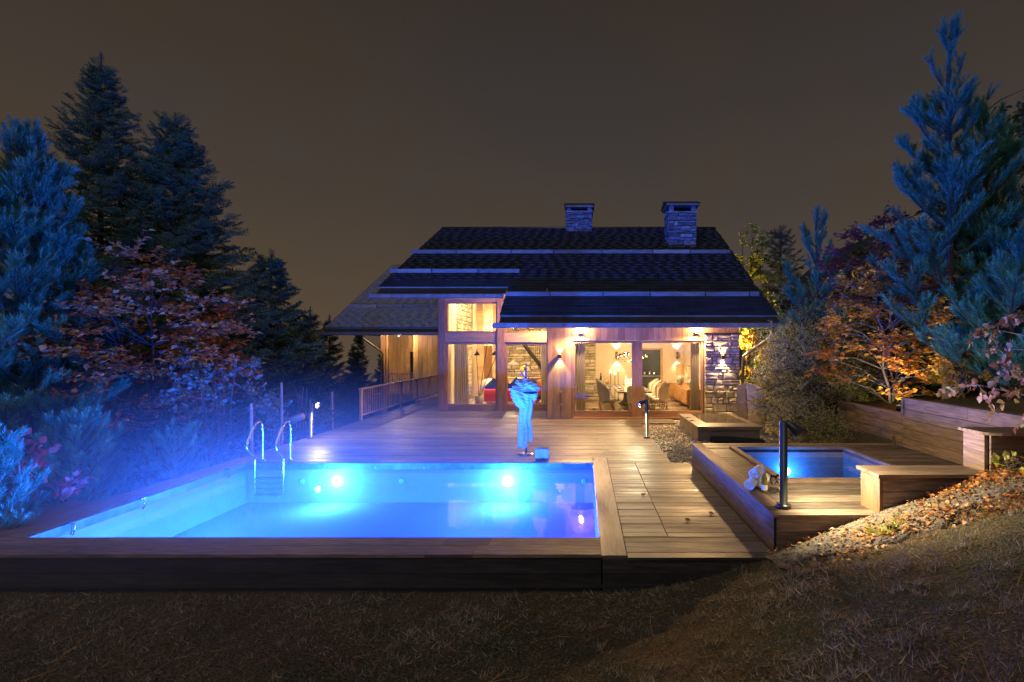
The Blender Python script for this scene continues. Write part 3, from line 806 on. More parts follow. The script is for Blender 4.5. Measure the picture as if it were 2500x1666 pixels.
def glazed(name, x0, x1, z0, z1, y, fr, panes, mull, sill, label=None):
    """timber framed glazing: outer frame, mullions, one pane per field"""
    g = empty_part(name, house, ((x0+x1)/2, y, z0))
    yf, yb = y-.02, y+.09
    piece('jamb', 'frame_z', x0, x0+fr, yf, yb, z0, z1, g); piece('jamb', 'frame_z', x1-fr, x1, yf, yb, z0, z1, g)
    piece('head', 'frame_x', x0+fr, x1-fr, yf+.004, yb, z1-fr, z1, g)
    piece('bottom_rail', 'frame_x', x0+fr, x1-fr, yf+.004, yb, z0, z0+sill, g)
    xs = [x0+fr]
    for m_ in mull:
        piece('mullion', 'frame_z', m_[0], m_[1], yf-.012, yb, z0, z1-fr, g); xs += [m_[0], m_[1]]
    xs.append(x1-fr)
    for a, b in zip(xs[::2], xs[1::2]):
        MB().box(a-.01, b+.01, y+.04, y+.05, z0+sill-.01, z1-fr+.01).build('pane', 'glass', g)
    return g
glazed('dining_door', -.36, 3.86, .0, 2.51, D1+.03, .07, 2, [(1.55, 1.88)], .24)
MB().box(-.36, 3.86, D1-.06, D1+.01, -.0, .03).build('door_sill', 'frame_x', house)
# stone pillar
pil = empty_part('stone_pillar', house, (4.43, D1-.1, 0))
MB().box(3.88, 4.99, D1-.1, D1+.28, -.1, 2.74).build('pillar_core', 'mortar', pil)
stones(3.872, 4.995, -.05, 2.72, D1-.1, pil, 'stone', 'stone', .07, .34, .12, .52, .06, 'y', .38)
MB().box(3.86, 5.01, D1-.17, D1-.0, 2.725, 2.765).build('capping', 'roof_metal', pil)

# ---------------------------------------------------------------- living room front (left, recessed)
def post(x0, x1, z1): piece('post', 'frame_z', x0, x1, D2-.09, D2+.16, 0.0, z1, house)
post(-5.33, -5.08, 4.4); post(-3.17, -2.92, 4.4)
piece('beam', 'beam_x', -5.078, -3.172, D2-.05, D2+.16, 2.497, 2.84, house)
piece('beam', 'beam_x', -2.918, -1.185, D2-.05, D2+.16, 2.497, 2.84, house)
piece('top_plate', 'beam_x', -5.36, -1.2, D2-.1, D2+.2, 4.405, 4.75, house)
piece('top_plate', 'beam_x', -5.078, -3.172, D2-.06, D2+.1, 3.975, 4.4, house)
piece('top_plate', 'beam_x', -2.918, -1.2, D2-.06, D2+.1, 3.6, 4.4, house)
glazed('living_door', -5.075, -3.175, .0, 2.494, D2, .075, 1, [], .225)
glazed('living_door', -2.915, -1.19, .0, 2.494, D2+.05, .09, 1, [], .225)
glazed('upper_window', -5.075, -3.175, 2.843, 3.972, D2, .06, 1, [], .06)
glazed('upper_window', -2.915, -1.19, 2.843, 3.597, D2+.03, .06, 1, [], .06)
# gable and side walls
MB().prism([(-5.34,D2+.16,0),(-5.34,27,0),(-5.34,27,3.6),(-5.34,RD,7.3),(-5.34,D2+.16,5.05)], (.2,0,0)).build('gable_wall', 'cladding_z', house)
MB().prism([(4.8,D1+.29,0),(4.8,27,0),(4.8,27,3.6),(4.8,RD,7.3),(4.8,D1+.29,3.72)], (.2,0,0)).build('gable_wall', 'cladding_z', house)
MB().box(-5.14, 4.8, 26.8, 27, 0, 3.6).build('rear_wall', 'cladding_z', house)

# ---------------------------------------------------------------- interior shell
FZ = .05
MB().box(-5.1, 4.8, D2+.17, 26.7, FZ-.1, FZ).build('interior_floor', 'interior_floor', house)
MB().box(-1.1, 4.8, D1+.13, D2+.16, FZ-.1, FZ-.001).build('interior_floor', 'interior_floor', house)
# dining room
MB().box(-1.1, 4.8, D1+.29, 21.4, 2.72, 2.8).build('dining_ceiling', 'ceiling_paint', house)
MB().box(-1.1, 2.57, 21.4, 21.55, FZ, 2.72).build('dining_wall', 'plaster', house)
MB().box(3.4, 4.8, 21.4, 21.55, FZ, 2.72).build('dining_wall', 'plaster', house)
MB().box(2.57, 3.4, 21.4, 21.55, 2.22, 2.72).build('dining_wall', 'plaster', house)
MB().box(4.45, 4.8, D1+.3, 21.4, FZ, 2.72).build('dining_wall', 'plaster', house)
MB().box(-1.15, -.98, D1+.29, 26.7, FZ, 3.7).build('dining_wall', 'plaster', house)
for (a,b,c,d) in ((2.5,2.57,FZ,2.22),(3.4,3.47,FZ,2.22)): MB().box(a,b,21.36,21.42,c,d).build('door_frame','beam_x',house)
MB().box(2.5,3.47,21.36,21.42,2.222,2.3).build('door_frame','beam_x',house)
MB().box(3.47,4.45,21.38,21.4,FZ,.3).build('skirting','beam_x',house)
st = empty_part('interior_stone', house, (.4, 21.2, 0))
MB().box(-.35, .5, 21.0, 21.4, FZ, 2.72).build('core', 'mortar', st)
stones(-.35, .5, FZ, 2.72, 21.0, st, 'stone', 'stone', .1, .22, .3, .7, .05)
MB().box(-.35, 1.15, 20.5, 20.99, FZ, .66).build('hearth', 'mortar', st)
stones(-.35, 1.15, FZ, .66, 20.5, st, 'stone', 'stone', .1, .2, .2, .5, .05)
MB().box(-.4, 1.2, 20.44, 21.0, .66, .72).build('hearth_slab', 'counter_pale', st)
# kitchen seen through the doorway
MB().box(1.9, 4.8, 24.2, 24.35, FZ, 2.72).build('kitchen_wall', 'kitchen_grey', house)
MB().box(1.9, 4.8, 21.6, 24.2, 2.5, 2.6).build('kitchen_ceiling', 'ceiling_paint', house)
# living room
MB().box(-5.1, -1.15, 24.3, 24.5, FZ, 6.0).build('living_wall', 'plaster', house)
MB().box(-5.14, -5.02, D2+.17, 24.3, FZ, 5.0).build('living_wall', 'plaster', house)
MB().prism([(-5.1,D2+.2,4.72),(-1.15,D2+.2,4.72),(-1.15,24.4,6.9),(-5.1,24.4,6.9)], (0,0,.06)).build('living_ceiling', 'beam_x', house)
sw = empty_part('interior_stone', house, (-2.9, 23.4, 0))
MB().box(-4.0, -1.6, 23.3, 23.6, FZ, 6.0).build('core', 'mortar', sw)
stones(-4.0, -1.6, FZ, 4.9, 23.3, sw, 'stone', 'stone', .12, .26, .3, .8, .06)
for (a, b, d) in ((-4.75,-4.5,21.5),(-4.15,-3.9,22.0)):
    piece('interior_post', 'beam_x', a, b, d, d+.25, FZ, 6.2, house)
piece('dark_panel', 'frame_z', -4.9, -4.3, 22.6, 22.7, FZ, 2.4, house)
sx = empty_part('interior_stone', house, (-4.95, 20, 0))
stones(19.0, 21.6, FZ, 4.8, -5.02, sx, 'stone', 'stone', .12, .26, .25, .6, .05, 'x', 0, 1)

# ---------------------------------------------------------------- downpipes
def pipe(path, par=house, name='downpipe'):
    MB().tube(path, .048, 10).build(name, 'downpipe_metal', par, True)
pipe([(5.45,14.0,2.87),(5.45,14.0,2.72),(5.42,14.1,2.58),(5.16,15.2,2.14),(5.1,15.42,2.02),(5.09,15.5,1.9),(5.09,15.5,-.1)])
for z in (1.7, .6): MB().lathe([(.056,-.02),(.06,-.015),(.06,.015),(.056,.02)], (5.09,15.5,z), 12).build('pipe_clip', 'downpipe_metal', house, True)

# ================================================================== SIDE WING
wing = thing('side_wing', (-10, 26, 0), 'lower grey shingled side wing with lit timber porch left of the chalet', 'house wing')
WSL = .54; WE, WZe = 23.0, 3.29; WAL = math.atan(WSL)
def wz(d): return WZe + WSL*(d-WE)
wr = empty_part('roof', wing, (-9.5, 28, 5))
MB().prism([(-12.31,WE,WZe-.15),(-5.36,WE,WZe-.15),(-5.36,31,wz(31)-.15),(-12.31,31,wz(31)-.15)], (0,0,.14)).build('roof_slab', 'shingle_wing_lit', wr)
shingle_rows(WE, 31, lambda d: -12.31, lambda d: -5.36, wz, WAL, 'shingle_wing_lit', wr, 0, .235, .5)
snow(-12.2, -5.4, 28.0, wr, wz, WAL, 1.9, .15); snow(-12.2, -5.4, 25.0, wr, wz, WAL, 1.6, .15)
MB().prism([(-12.25,WE+.02,WZe-.06),(-5.36,WE+.02,WZe-.06),(-5.36,WE-.3,WZe-.24),(-12.25,WE-.3,WZe-.24)], (0,.01,-.02)).build('eave_apron', 'roof_metal', wr)
gutter(-12.45, -5.36, WE-.3, 3.03, wr, 'gutter', 1.0)
# walls
wa = empty_part('front_wall', wing, (-7, 24, 0))
x = -8.48
while x < -5.4:
    piece('cladding_plank', 'cladding_z', x+.002, min(x+.24,-5.36)-.004, 24.0, 24.03, -.3, 3.3, wa); x += .24
MB().box(-8.48, -5.36, 24.03, 24.2, -.3, 3.4).build('wall_core', 'cladding_z', wa)
MB().box(-8.5, -8.3, 24.2, 26.0, -.3, 3.4).build('side_wall', 'cladding_z', wing)
wb = empty_part('porch_wall', wing, (-9.8, 26, 0))
x = -10.5
while x < -8.35:
    if not (-9.55 < x < -8.5):
        piece('cladding_plank', 'cladding_z', x+.002, x+.21-.004, 26.0, 26.03, -.3, 4.6, wb)
    else: piece('cladding_plank', 'cladding_z', x+.002, x+.21-.004, 26.0, 26.03, 2.3, 4.6, wb)
    x += .21
MB().box(-10.5, -9.55, 26.03, 26.2, -.3, 4.6).build('wall_core', 'cladding_z', wb)
g = empty_part('porch_door', wing, (-9, 26.1, 0))
piece('jamb', 'beam_x', -9.56, -9.36, 25.97, 26.1, 0, 2.29, g); piece('head', 'beam_x', -9.36, -8.5, 25.97, 26.1, 2.1, 2.29, g)
MB().box(-9.36, -8.5, 26.07, 26.08, 0, 2.1).build('pane', 'glass', g)
MB().grid(lambda u, v: (-9.3+.8*u, 26.3+.05*math.sin(u*40), 2.1*v), 40, 2).build('blind', 'curtain_cloth', g)
MB().box(-10.6, -8.3, 28.0, 28.1, 0, 3).build('back_wall', 'plaster', wing)
piece('corner_post', 'frame_z', -10.08, -9.86, 23.95, 24.2, -1.5, 3.2, wing)
piece('corner_post', 'frame_z', -9.82, -9.74, 23.95, 24.05, -.3, 3.2, wing)
MB().box(-10.6, -5.4, 24.05, 26.0, -.2, .0).build('porch_floor', 'deck_wood', wing)
MB().box(-12.0, -5.4, 23.2, 30, 3.0, 3.1).build('porch_ceiling', 'beam_x', wing)
MB().tube([(-10.4,22.65,2.9),(-10.38,22.7,2.75),(-9.98,23.75,2.15),(-9.93,23.85,2.0),(-9.93,23.88,-1.0)], .05, 10).build('downpipe', 'downpipe_metal', wing, True)
lamp('porch_light', 'POINT', (-9.0, 23.5, 2.8), 45, WARM, wing, .06)
MB().lathe([(0,0),(.07,0),(.08,.03),(.08,.12),(0,.12)], (-9.0,23.5,2.87), 16).build('ceiling_lamp', 'black_metal', wing, True)
# porch balustrade
pb = thing('porch_railing', (-9, 24.0, 0), 'short slatted railing across the lit porch of the side wing', 'railing')
piece('top_rail', 'rail_y', -9.7, -8.5, 23.95, 24.02, 1.0, 1.06, pb); piece('bottom_rail', 'rail_y', -9.7, -8.5, 23.96, 24.01, .1, .15, pb)
x = -9.66
while x < -8.52: piece('baluster', 'frame_z', x, x+.035, 23.97, 24.0, .15, 1.0, pb); x += .125

# ================================================================== RAILING along the terrace edge
rail = thing('terrace_railing', (-7.08, 19.5, 0), 'long timber railing with slim balusters along the left edge of the terrace', 'railing')
RX = -7.09
piece('top_rail', 'rail_y', RX-.05, RX+.05, 15.3, 23.9, .955, 1.0, rail)
piece('bottom_rail', 'rail_y', RX-.022, RX+.022, 15.36, 23.9, .12, .165, rail)
for y in (15.36, 17.05, 18.75, 20.45, 22.15, 23.85):
    MB().box(RX-.035, RX+.035, y-.035, y+.035, -.25, .953).build('post', 'cladding_z', rail)
y = 15.49
while y < 23.8:
    if min(abs(y-p) for p in (17.05,18.75,20.45,22.15)) > .07:
        piece('baluster', 'cladding_z', RX-.01, RX+.01, y-.01, y+.01, .165, .955, rail)
    y += .142

# ================================================================== OUTDOOR THINGS
def bollard(x, y, z, h, turn, label, power, tilt=.55, aimk=.5, aim=None, blend=.3):
    """post with flange and a hinged conical hood that throws light down"""
    t_ = thing('bollard_lamp', (x, y, z), label, 'bollard lamp', 'bollard lamps round the terrace')
    MB().lathe([(0,0),(.082,0),(.085,.006),(.085,.035),(.078,.042),(.046,.044),(.0455,h-.004),(.042,h),(0,h)], (x,y,z), 24).build('post', 'bollard_paint', t_, True)
    c, s = math.cos(turn), math.sin(turn); out = Vector((c, s, 0))
    tip = Vector((x,y,z+h-.01)) + out*.03
    ax = (out*math.cos(tilt) - Vector((0,0,1))*math.sin(tilt)).normalized()       # hood axis, from tip towards its mouth
    L, R = .24, .085
    MB().lathe([(.018,0),(.03,.004),(R*.75,L*.7),(R,L),(R-.006,L-.002),(R*.7,L*.68),(.02,.02)], tip, 22, ax).build('hood', 'bollard_paint', t_, True)
    MB().lathe([(0,.0),(.05,.0),(.058,-.012)], tip+ax*(L*.78), 16, ax).build('bulb', 'bulb_cream', t_, True)
    lp = tip + ax*(L+.01)
    lamp('lamp_light', 'SPOT', lp, power, CREAM, t_, .04, aim or tuple(out*aimk - Vector((0,0,1))), 168, blend)
    return t_
bollard(2.3, 5.58, PZ+.003, 1.0, math.radians(6), 'black bollard lamp standing on the front corner of the hot tub platform', 112, .7, .35, (.75,-.05,-.5), .8)
bollard(1.58, 12.2, 0, .98, math.radians(205), 'black bollard lamp at the edge of the gravel with hood turned left', 24)
bollard(-6.86, 12.15, 0, .98, math.radians(-20), 'pale lit bollard lamp at the left edge of the terrace', 22)

# house spotlights and sconces
def floodlight(x, label):
    t_ = thing('floodlight', (x, D1-.05, 2.84), label, 'floodlight', 'floodlights under the eave')
    MB().lathe([(0,0),(.035,0),(.035,.02),(0,.02)], (x, D1-.052, 2.84), 16, (0,1,0)).build('mount', 'black_metal', t_, True)
    MB().tube([(x,D1-.05,2.84),(x,D1-.1,2.82)], .012, 8).build('arm', 'black_metal', t_, True)
    ax = Vector((-.1,-.62,-.55)).normalized(); c = Vector((x,D1-.1,2.82))
    MB().lathe([(0,-.06),(.035,-.06),(.05,-.03),(.055,.06),(.05,.06),(.045,.045)], c, 18, ax).build('housing', 'black_metal', t_, True)
    MB().lathe([(0,.0),(.048,.0)], c+ax*.05, 18, ax).build('bulb', 'bulb_warm', t_, True)
    lamp('flood', 'SPOT', c+ax*.075, 230, AMBER, t_, .05, tuple(ax*.9+Vector((0,0,-.25))), 170, .4)
    lamp('flood_spill', 'POINT', c+Vector((0,-.06,.07)), 24, AMBER, t_, .05)
floodlight(-.09, 'small glaring floodlight under the eave above the narrow clad wall')
floodlight(3.62, 'small glaring floodlight under the eave next to the stone pillar')
# lamp on the hidden return wall: it lights the beams of the recessed bay
t_ = thing('floodlight', (-1.22, 17.0, 3.25), 'floodlight on the return wall beside the recessed glazing', 'floodlight', 'floodlights under the eave')
MB().bbox(-1.3, -1.215, 16.95, 17.05, 3.2, 3.3, .01).build('housing', 'black_metal', t_)
MB().box(-1.305, -1.301, 16.96, 17.04, 3.21, 3.29).build('bulb', 'bulb_warm', t_)
lamp('flood', 'SPOT', (-1.34, 17.0, 3.25), 110, AMBER, t_, .05, (-1, .35, -.15), 170, .4)
def sconce(x, y, z, label, power):
    t_ = thing('wall_light', (x, y, z), label, 'wall light')
    MB().bbox(x-.05, x+.05, y-.1, y, z-.07, z+.07, .01).build('body', 'bronze', t_)
    for s in (-1, 1):
        MB().box(x-.035, x+.035, y-.085, y-.02, z+s*.0705-.001, z+s*.0705+.001).build('lens', 'bulb_warm', t_)
        lamp('beam', 'SPOT', (x, y-.055, z+s*.085), power*(1 if s < 0 else .5), WARM, t_, .015, (0, .12, s), 88, .5)
sconce(-.78, D1-.034, 2.01, 'small bronze wall light casting a fan on the wooden cladding', 24)
sconce(4.43, D1-.15, 1.98, 'small wall light casting a fan on the stone pillar', 60)

# skylight box
sky_ = thing('skylight_box', (3.6, 13.1, 0), 'low brown boxed skylight on the gravel in front of the stone pillar', 'skylight')
MB().box(2.84, 4.36, 12.0, 14.3, -.1, .245).build('kerb', 'skylight_frame', sky_)
for i in range(4): piece('side_panel', 'skylight_frame', 2.83, 2.84, 12.02+i*.57, 12.56+i*.57, -.05, .235, sky_)
fr = MB(); X0,X1,Y0,Y1 = 2.8,4.42,11.95,14.34
fr.box(X0,X1,Y0,Y1,.25,.325); fr.build('frame', 'skylight_frame', sky_)
MB().add([(X0,Y0,.326),(X1,Y0,.326),(X1,Y1,.326),(X0,Y1,.326),(X0+.28,Y0+.32,.37),(X1-.28,Y0+.32,.37),(X1-.28,Y1-.3,.37),(X0+.28,Y1-.3,.37)],[(0,1,5,4),(1,2,6,5),(2,3,7,6),(3,0,4,7)]).build('sloped_rim', 'skylight_frame', sky_)
MB().box(X0+.281,X1-.281,Y0+.321,Y1-.301,.36,.368).build('pane', 'glazing_dark', sky_)
for y in (12.9, 13.5): MB().bbox(X0+.02,X0+.26,y-.05,y+.05,.34,.362,.005).build('hinge', 'zinc', sky_)
mat_ = thing('door_mat', (3.6, 11.75, -.04), 'black ribbed mat lying on the gravel in front of the skylight', 'mat')
MB().grid(lambda u, v: (3.08+1.22*u, 11.5+.36*v, .06+.035*math.sin(3*u+1)*v+.012*math.sin(v*60)), 30, 40).build('ribbed_top', 'black_rubber', mat_)
MB().box(3.08,4.3,11.5,11.86,-.045,.05).build('base', 'black_rubber', mat_)
bd = thing('leaning_board', (4.8, 13.6, 0), 'tan canvas covered board leaning beside the downpipe at the house corner', 'board')
MB().prism([(4.55,13.3,-.05),(4.85,13.0,-.05),(4.95,13.15,1.14),(4.5,13.45,1.32)], (.06,.1,0)).build('panel', 'canvas_tan', bd)
MB().prism([(4.3,13.6,-.05),(4.52,13.32,-.05),(4.48,13.47,1.3),(4.33,13.7,1.2)], (.04,.1,0)).build('dark_edge', 'skylight_frame', bd)

# towel stand
ts = thing('towel_stand', (-1.24, 10.33, 0), 'slim branch shaped towel stand on a round base near the pool', 'towel stand')
MB().lathe([(0,.0),(.165,.0),(.17,.008),(.165,.016),(.02,.018),(0,.018)], (-1.24,10.33,.003), 32).build('base', 'steel', ts, True)
MB().tube([(-1.24,10.33,.01),(-1.235,10.33,.8),(-1.245,10.33,1.4),(-1.24,10.33,1.93)], [.017,.017,.018,.016], 10).build('pole', 'cushion_blue', ts, True)
for (z, dx, dy, l) in ((1.62,-.12,-.03,.2),(1.45,.14,-.05,.24),(1.5,.05,.12,.2),(1.3,-.15,-.02,.24)):
    MB().tube([(-1.24,10.33,z),(-1.24+dx*.6,10.33+dy*.6,z+l*.35),(-1.24+dx,10.33+dy,z+l*.8)], [.014,.011,.007], 8).build('peg', 'cushion_blue', ts, True)
tw = thing('hanging_towel', (-1.28, 10.28, .2), 'pale blue and white striped towel knotted and hung on the slim stand', 'towel')
def towel_body(u, v):
    a = 2*math.pi*u; z = .16 + 1.02*v
    w = .098 + .012*math.sin(v*3)
    fold = 1 + .22*math.sin(a*3+v*4) + .1*math.sin(a*7-v*3)
    cr = 1+.05*math.sin(v*46+2*math.sin(a*2)+a)+.035*math.sin(v*83+a*3)
    x = -1.31 + .06*v + w*math.cos(a)*(1+.1*math.sin(a*5))*cr; y = 10.27 + w*.55*math.sin(a)*fold*cr
    return (x, y, z + .03*math.sin(a*2)*(1-v)+.012*math.sin(a*6))
MB().grid(towel_body, 48, 90, True).build('hanging_length', 'striped_towel', tw, True)
def lump(cx, cy, cz, rx, ry, rz, seed, n=48, m_=34, amp=.25, crease=5):
    r_ = random.Random(seed); ph = [r_.uniform(0, 6.28) for _ in range(6)]
    def fn(u, v):
        a = 2*math.pi*u; b = math.pi*(v-.5)
        k = 1 + amp*math.sin(crease*a*.6+ph[0]+2*b)*math.cos(b) + amp*.5*math.sin(3*b+ph[1]+2*a) + amp*.35*math.sin(7*a+ph[2]+5*b)*math.cos(b) + amp*.3*math.sin(11*b+3*math.sin(2*a)+ph[3])
        return (cx+rx*k*math.cos(b)*math.cos(a), cy+ry*k*math.cos(b)*math.sin(a), cz+rz*k*math.sin(b))
    return MB().grid(fn, n, m_, True)
def funnel(u, v):
    a = 2*math.pi*u; w = .1 + .2*v**.8
    fold = 1+.16*math.sin(a*4+v*5)+.12*math.sin(a*9+2+v*6)+.05*math.sin(v*30+a*5)
    return (-1.27+w*math.cos(a)*fold, 10.27+w*.6*math.sin(a)*fold, 1.0+.36*v+.06*v*math.sin(a*2+.6))
MB().grid(funnel, 72, 40, True).build('gathered_neck', 'striped_towel', tw, True)
lump(-1.33,10.27,1.36,.22,.14,.12,3).build('knot_fold', 'striped_towel', tw, True)
lump(-1.16,10.24,1.46,.2,.13,.12,5).build('knot_fold', 'striped_towel', tw, True)
lump(-1.3,10.3,1.52,.15,.12,.09,8).build('knot_fold', 'striped_towel', tw, True)
MB().grid(lambda u, v: (-1.2+.1*u+.02*math.sin(v*9), 10.2+.04*math.sin(u*6), .3+.9*v+.02*math.sin(u*5)), 10, 24).build('loose_end', 'striped_towel', tw, True)
# rolled towel bundle
def roll_end(name, par, mat, c, axis, R, L, turns=3.2):
    """a towel rolled into a log: spiral sheet with thickness"""
    ax = Vector(axis).normalized(); u_ = ax.cross(Vector((0,0,1))).normalized(); w_ = u_.cross(ax)
    n = 70; vs = []; c = Vector(c)
    for side, off in ((0,0),(1,1)):
        for i in range(n):
            t = i/(n-1); a = t*turns*2*math.pi; r = .012+(R-.012)*t
            p = c + (u_*math.cos(a)+w_*math.sin(a))*r*(1+.03*math.sin(5*a)) + ax*(L*(side-.5)+.008*math.sin(a*2.3))
            vs.append(p)
    for side in (0,1):
        for i in range(n):
            t = i/(n-1); a = t*turns*2*math.pi; r = max(.004, .012+(R-.012)*t-(R/turns)*.78)
            p = c + (u_*math.cos(a)+w_*math.sin(a))*r + ax*(L*.985*(side-.5)+.008*math.sin(a*2.3))
            vs.append(p)
    fs = []
    for i in range(n-1):
        fs.append((i,i+1,n+i+1,n+i)); fs.append((2*n+i,3*n+i,3*n+i+1,2*n+i+1))
        fs.append((i,2*n+i,2*n+i+1,i+1)); fs.append((n+i,n+i+1,3*n+i+1,3*n+i))
    return MB().add(vs, fs).build(name, mat, par, True)
rt = thing('folded_towel', (-.85, 9.85, 0), 'folded striped towel standing on the boards next to the towel stand', 'towel')
for k in range(4):
    y0 = 9.78+.045*k
    MB().bbox(-.99+.01*k, -.72+.012*math.sin(k*2), y0, y0+.043, .0, .225+.012*math.sin(k*3), .018).build('fold', 'striped_towel' if k < 3 else 'towel_white', rt, True)
MB().grid(lambda u, v: (-.99+.28*u, 9.775-.012*math.sin(u*9), .01+.2*v), 14, 4).build('outer_fold', 'striped_towel', rt, True)

# towels, bottle and glasses on the hot tub platform
tz = PZ+.004
ta = Vector((.55,.83,0))
for nm, (x, y, z), lb in (('a',(2.21,6.36,tz+.078),'white rolled towel lying left, lowest beside the wine bottle'),
                          ('b',(2.375,6.44,tz+.076),'white rolled towel lying right, half hidden behind the wine bottle'),
                          ('c',(2.285,6.4,tz+.205),'white rolled towel resting on top of the two others')):
    q = thing('rolled_towel', (x, y, z-.077 if nm != 'c' else z-.075), lb, 'towel', 'white rolled towels by the hot tub')
    roll_end('roll', q, 'towel_white', (x,y,z), ta, .078, .3)
bt = thing('wine_bottle', (2.3, 6.17, tz), 'white wine bottle with pale label in front of the rolled towels', 'bottle')
MB().lathe([(0,.004),(.034,0),(.038,.006),(.038,.17),(.036,.19),(.026,.215),(.016,.235),(.0145,.25),(.0145,.275)], (2.3,6.17,tz), 24).build('glass_body', 'bottle_glass', bt, True)
MB().lathe([(.0385,.035),(.0386,.036),(.0386,.1),(.0385,.101)], (2.3,6.17,tz), 24).build('label', 'bottle_label', bt, True)
MB().lathe([(.0155,.245),(.016,.246),(.016,.298),(.0155,.3),(0,.3)], (2.3,6.17,tz), 20).build('capsule', 'canvas_tan', bt, True)
def wineglass(x, y, label):
    g = thing('wine_glass', (x, y, tz), label, 'wine glass', 'wine glasses by the hot tub')
    MB().lathe([(.0,.002),(.036,.0),(.037,.003),(.006,.006),(.0045,.02),(.0045,.1)], (x,y,tz), 20).build('stem', 'clear_glass', g, True)
    MB().lathe([(.004,.1),(.02,.107),(.037,.13),(.043,.155),(.04,.185),(.033,.215),(.032,.215),(.039,.185),(.042,.155),(.036,.131),(.02,.109)], (x,y,tz), 24).build('bowl', 'clear_glass', g, True)
wineglass(2.41, 6.16, 'empty stemmed wine glass close to the wine bottle')
wineglass(2.5, 6.2, 'empty stemmed wine glass nearest the black bollard lamp')

# posts and rail left of the terrace
for (x, y, h, lb) in ((-7.3,10.6,1.05,'bare wooden stake left of the pool ladder'),(-7.25,13.9,1.0,'bare wooden stake between the left lamp and the railing'),(-7.2,11.5,1.45,'tall bare wooden stake beside the left bollard lamp')):
    q = thing('stake', (x,y,-.8), lb, 'stake', 'wooden stakes left of the terrace')
    MB().tube([(x,y,-.9),(x+.01,y,h*.4),(x,y,h-.03),(x,y,h)], [.034,.032,.028,.022], 9).build('pole', 'rail_y', q, True)
lg = thing('log_rail', (-7.0, 12.6, 0), 'short pale log rail end behind the left bollard lamp', 'rail')
MB().tube([(-7.9,12.4,.25),(-7.45,12.3,.42),(-7.12,12.25,.55)], [.085,.083,.08], 12).build('log', 'rail_y', lg, True)
MB().tube([(-7.85,12.41,-1.8),(-7.85,12.41,.3)], [.07,.06], 10).build('prop', 'rail_y', lg, True)

# fallen leaves on the boards
for (x, y, lb) in ((1.35,6.3,'yellow fallen leaf on the boards right of the pool'),(1.72,6.55,'brown fallen leaf near the platform shadow on the boards'),(-6.2,15.0,'tan fallen leaf near the start of the railing'),(.9,7.4,'curled fallen leaf close to the hatch seam')):
    q = MB().grid(lambda u, v: (x+.07*(u-.5)*math.sin(math.pi*(.1+.8*v)), y+.09*(v-.5), .006+.02*(u-.5)**2*4*.5+.012*v*v), 5, 6).build('fallen_leaf', 'amber_leaf', None, True)
    tag(q, lb, 'leaf', 'leaves on the terrace')

# ================================================================== DINING ROOM
dt = thing('dining_table', (1.72, 18.2, FZ), 'long dark stone dining table set for dinner behind the glass', 'table')
MB().bbox(1.13,2.31,16.45,19.95,.74,.8,.01).build('top', 'table_stone', dt)
for y in (17.2, 19.2):
    MB().lathe([(.32,0),(.34,.02),(.18,.2),(.14,.4),(.2,.62),(.3,.69)], (1.72,y,FZ), 20).build('pedestal', 'table_stone', dt, True)
for i in range(4):
    for sx in (1.32, 2.12):
        q = thing('place_setting', (sx, 16.9+i*.85, .8), f'dark plate and napkin on the {"left" if sx<1.7 else "right"} side of the table, {["nearest","second","third","farthest"][i]} from the window', 'plate', 'place settings on the dining table')
        MB().lathe([(0,.004),(.09,.004),(.14,.016),(.145,.02),(.14,.022),(.09,.012),(0,.01)], (sx,16.9+i*.85,.801), 18).build('plate', 'plate_dark', q, True)
        MB().bbox(sx-.03,sx+.03,16.84+i*.85,16.98+i*.85,.815,.83,.004).build('napkin', 'cushion_white', q)
def dining_chair(x, y, face, mat, label):
    """winged upholstered chair; built facing +x, then turned"""
    c = thing('dining_chair', (0,0,0), label, 'chair', 'upholstered chairs round the dining table')
    MB().bbox(-.24,.26,-.25,.25,.34,.47,.04).build('seat', mat, c, True)
    def back(u, v):
        a = math.radians(110)*(u-.5)*2; r = .27+.03*v; h = .4+.62*v - .22*v*abs((u-.5)*2)**2
        return (-.02-.26*math.cos(a)*(1+.12*v)-.04*v, r*math.sin(a), h)
    def back2(u, v):
        p = back(u, v); a = math.radians(110)*(u-.5)*2
        return (p[0]+.055*math.cos(a), p[1]-.055*math.sin(a), p[2]-.0)
    m1 = MB(); nu, nv = 17, 9
    m1.grid(back, nu, nv); m1.grid(back2, nu, nv); n0 = nu*nv
    for i in range(nu-1): m1.f.append(((nv-1)*nu+i, (nv-1)*nu+i+1, n0+(nv-1)*nu+i+1, n0+(nv-1)*nu+i)); m1.f.append((i, n0+i, n0+i+1, i+1))
    for j in range(nv-1): m1.f.append((j*nu,(j+1)*nu,n0+(j+1)*nu,n0+j*nu)); m1.f.append((j*nu+nu-1,n0+j*nu+nu-1,n0+(j+1)*nu+nu-1,(j+1)*nu+nu-1))
    m1.build('backrest', mat, c, True)
    for (lx, ly) in ((-.2,-.19),(-.2,.19),(.2,-.19),(.2,.19)):
        MB().tube([(lx*1.12,ly*1.1,0),(lx,ly,.36)], [.014,.022], 8).build('leg', 'frame_z', c, True)
    c.location = (x, y, FZ); c.rotation_euler = (0, 0, face); return c
ch0 = None
ords = ['nearest the window', 'second from the window', 'third from the window', 'farthest from the window']
for i in range(4):
    y = 16.85+.85*i
    if ch0 is None: ch0 = dining_chair(.82, y, 0, 'chair_grey', 'grey winged dining chair on the left side of the table, nearest the window')
    else: copy_tree(ch0, None, (.82, y, FZ), 0, f'grey winged dining chair on the left side of the table, {ords[i]}')
ch1 = None
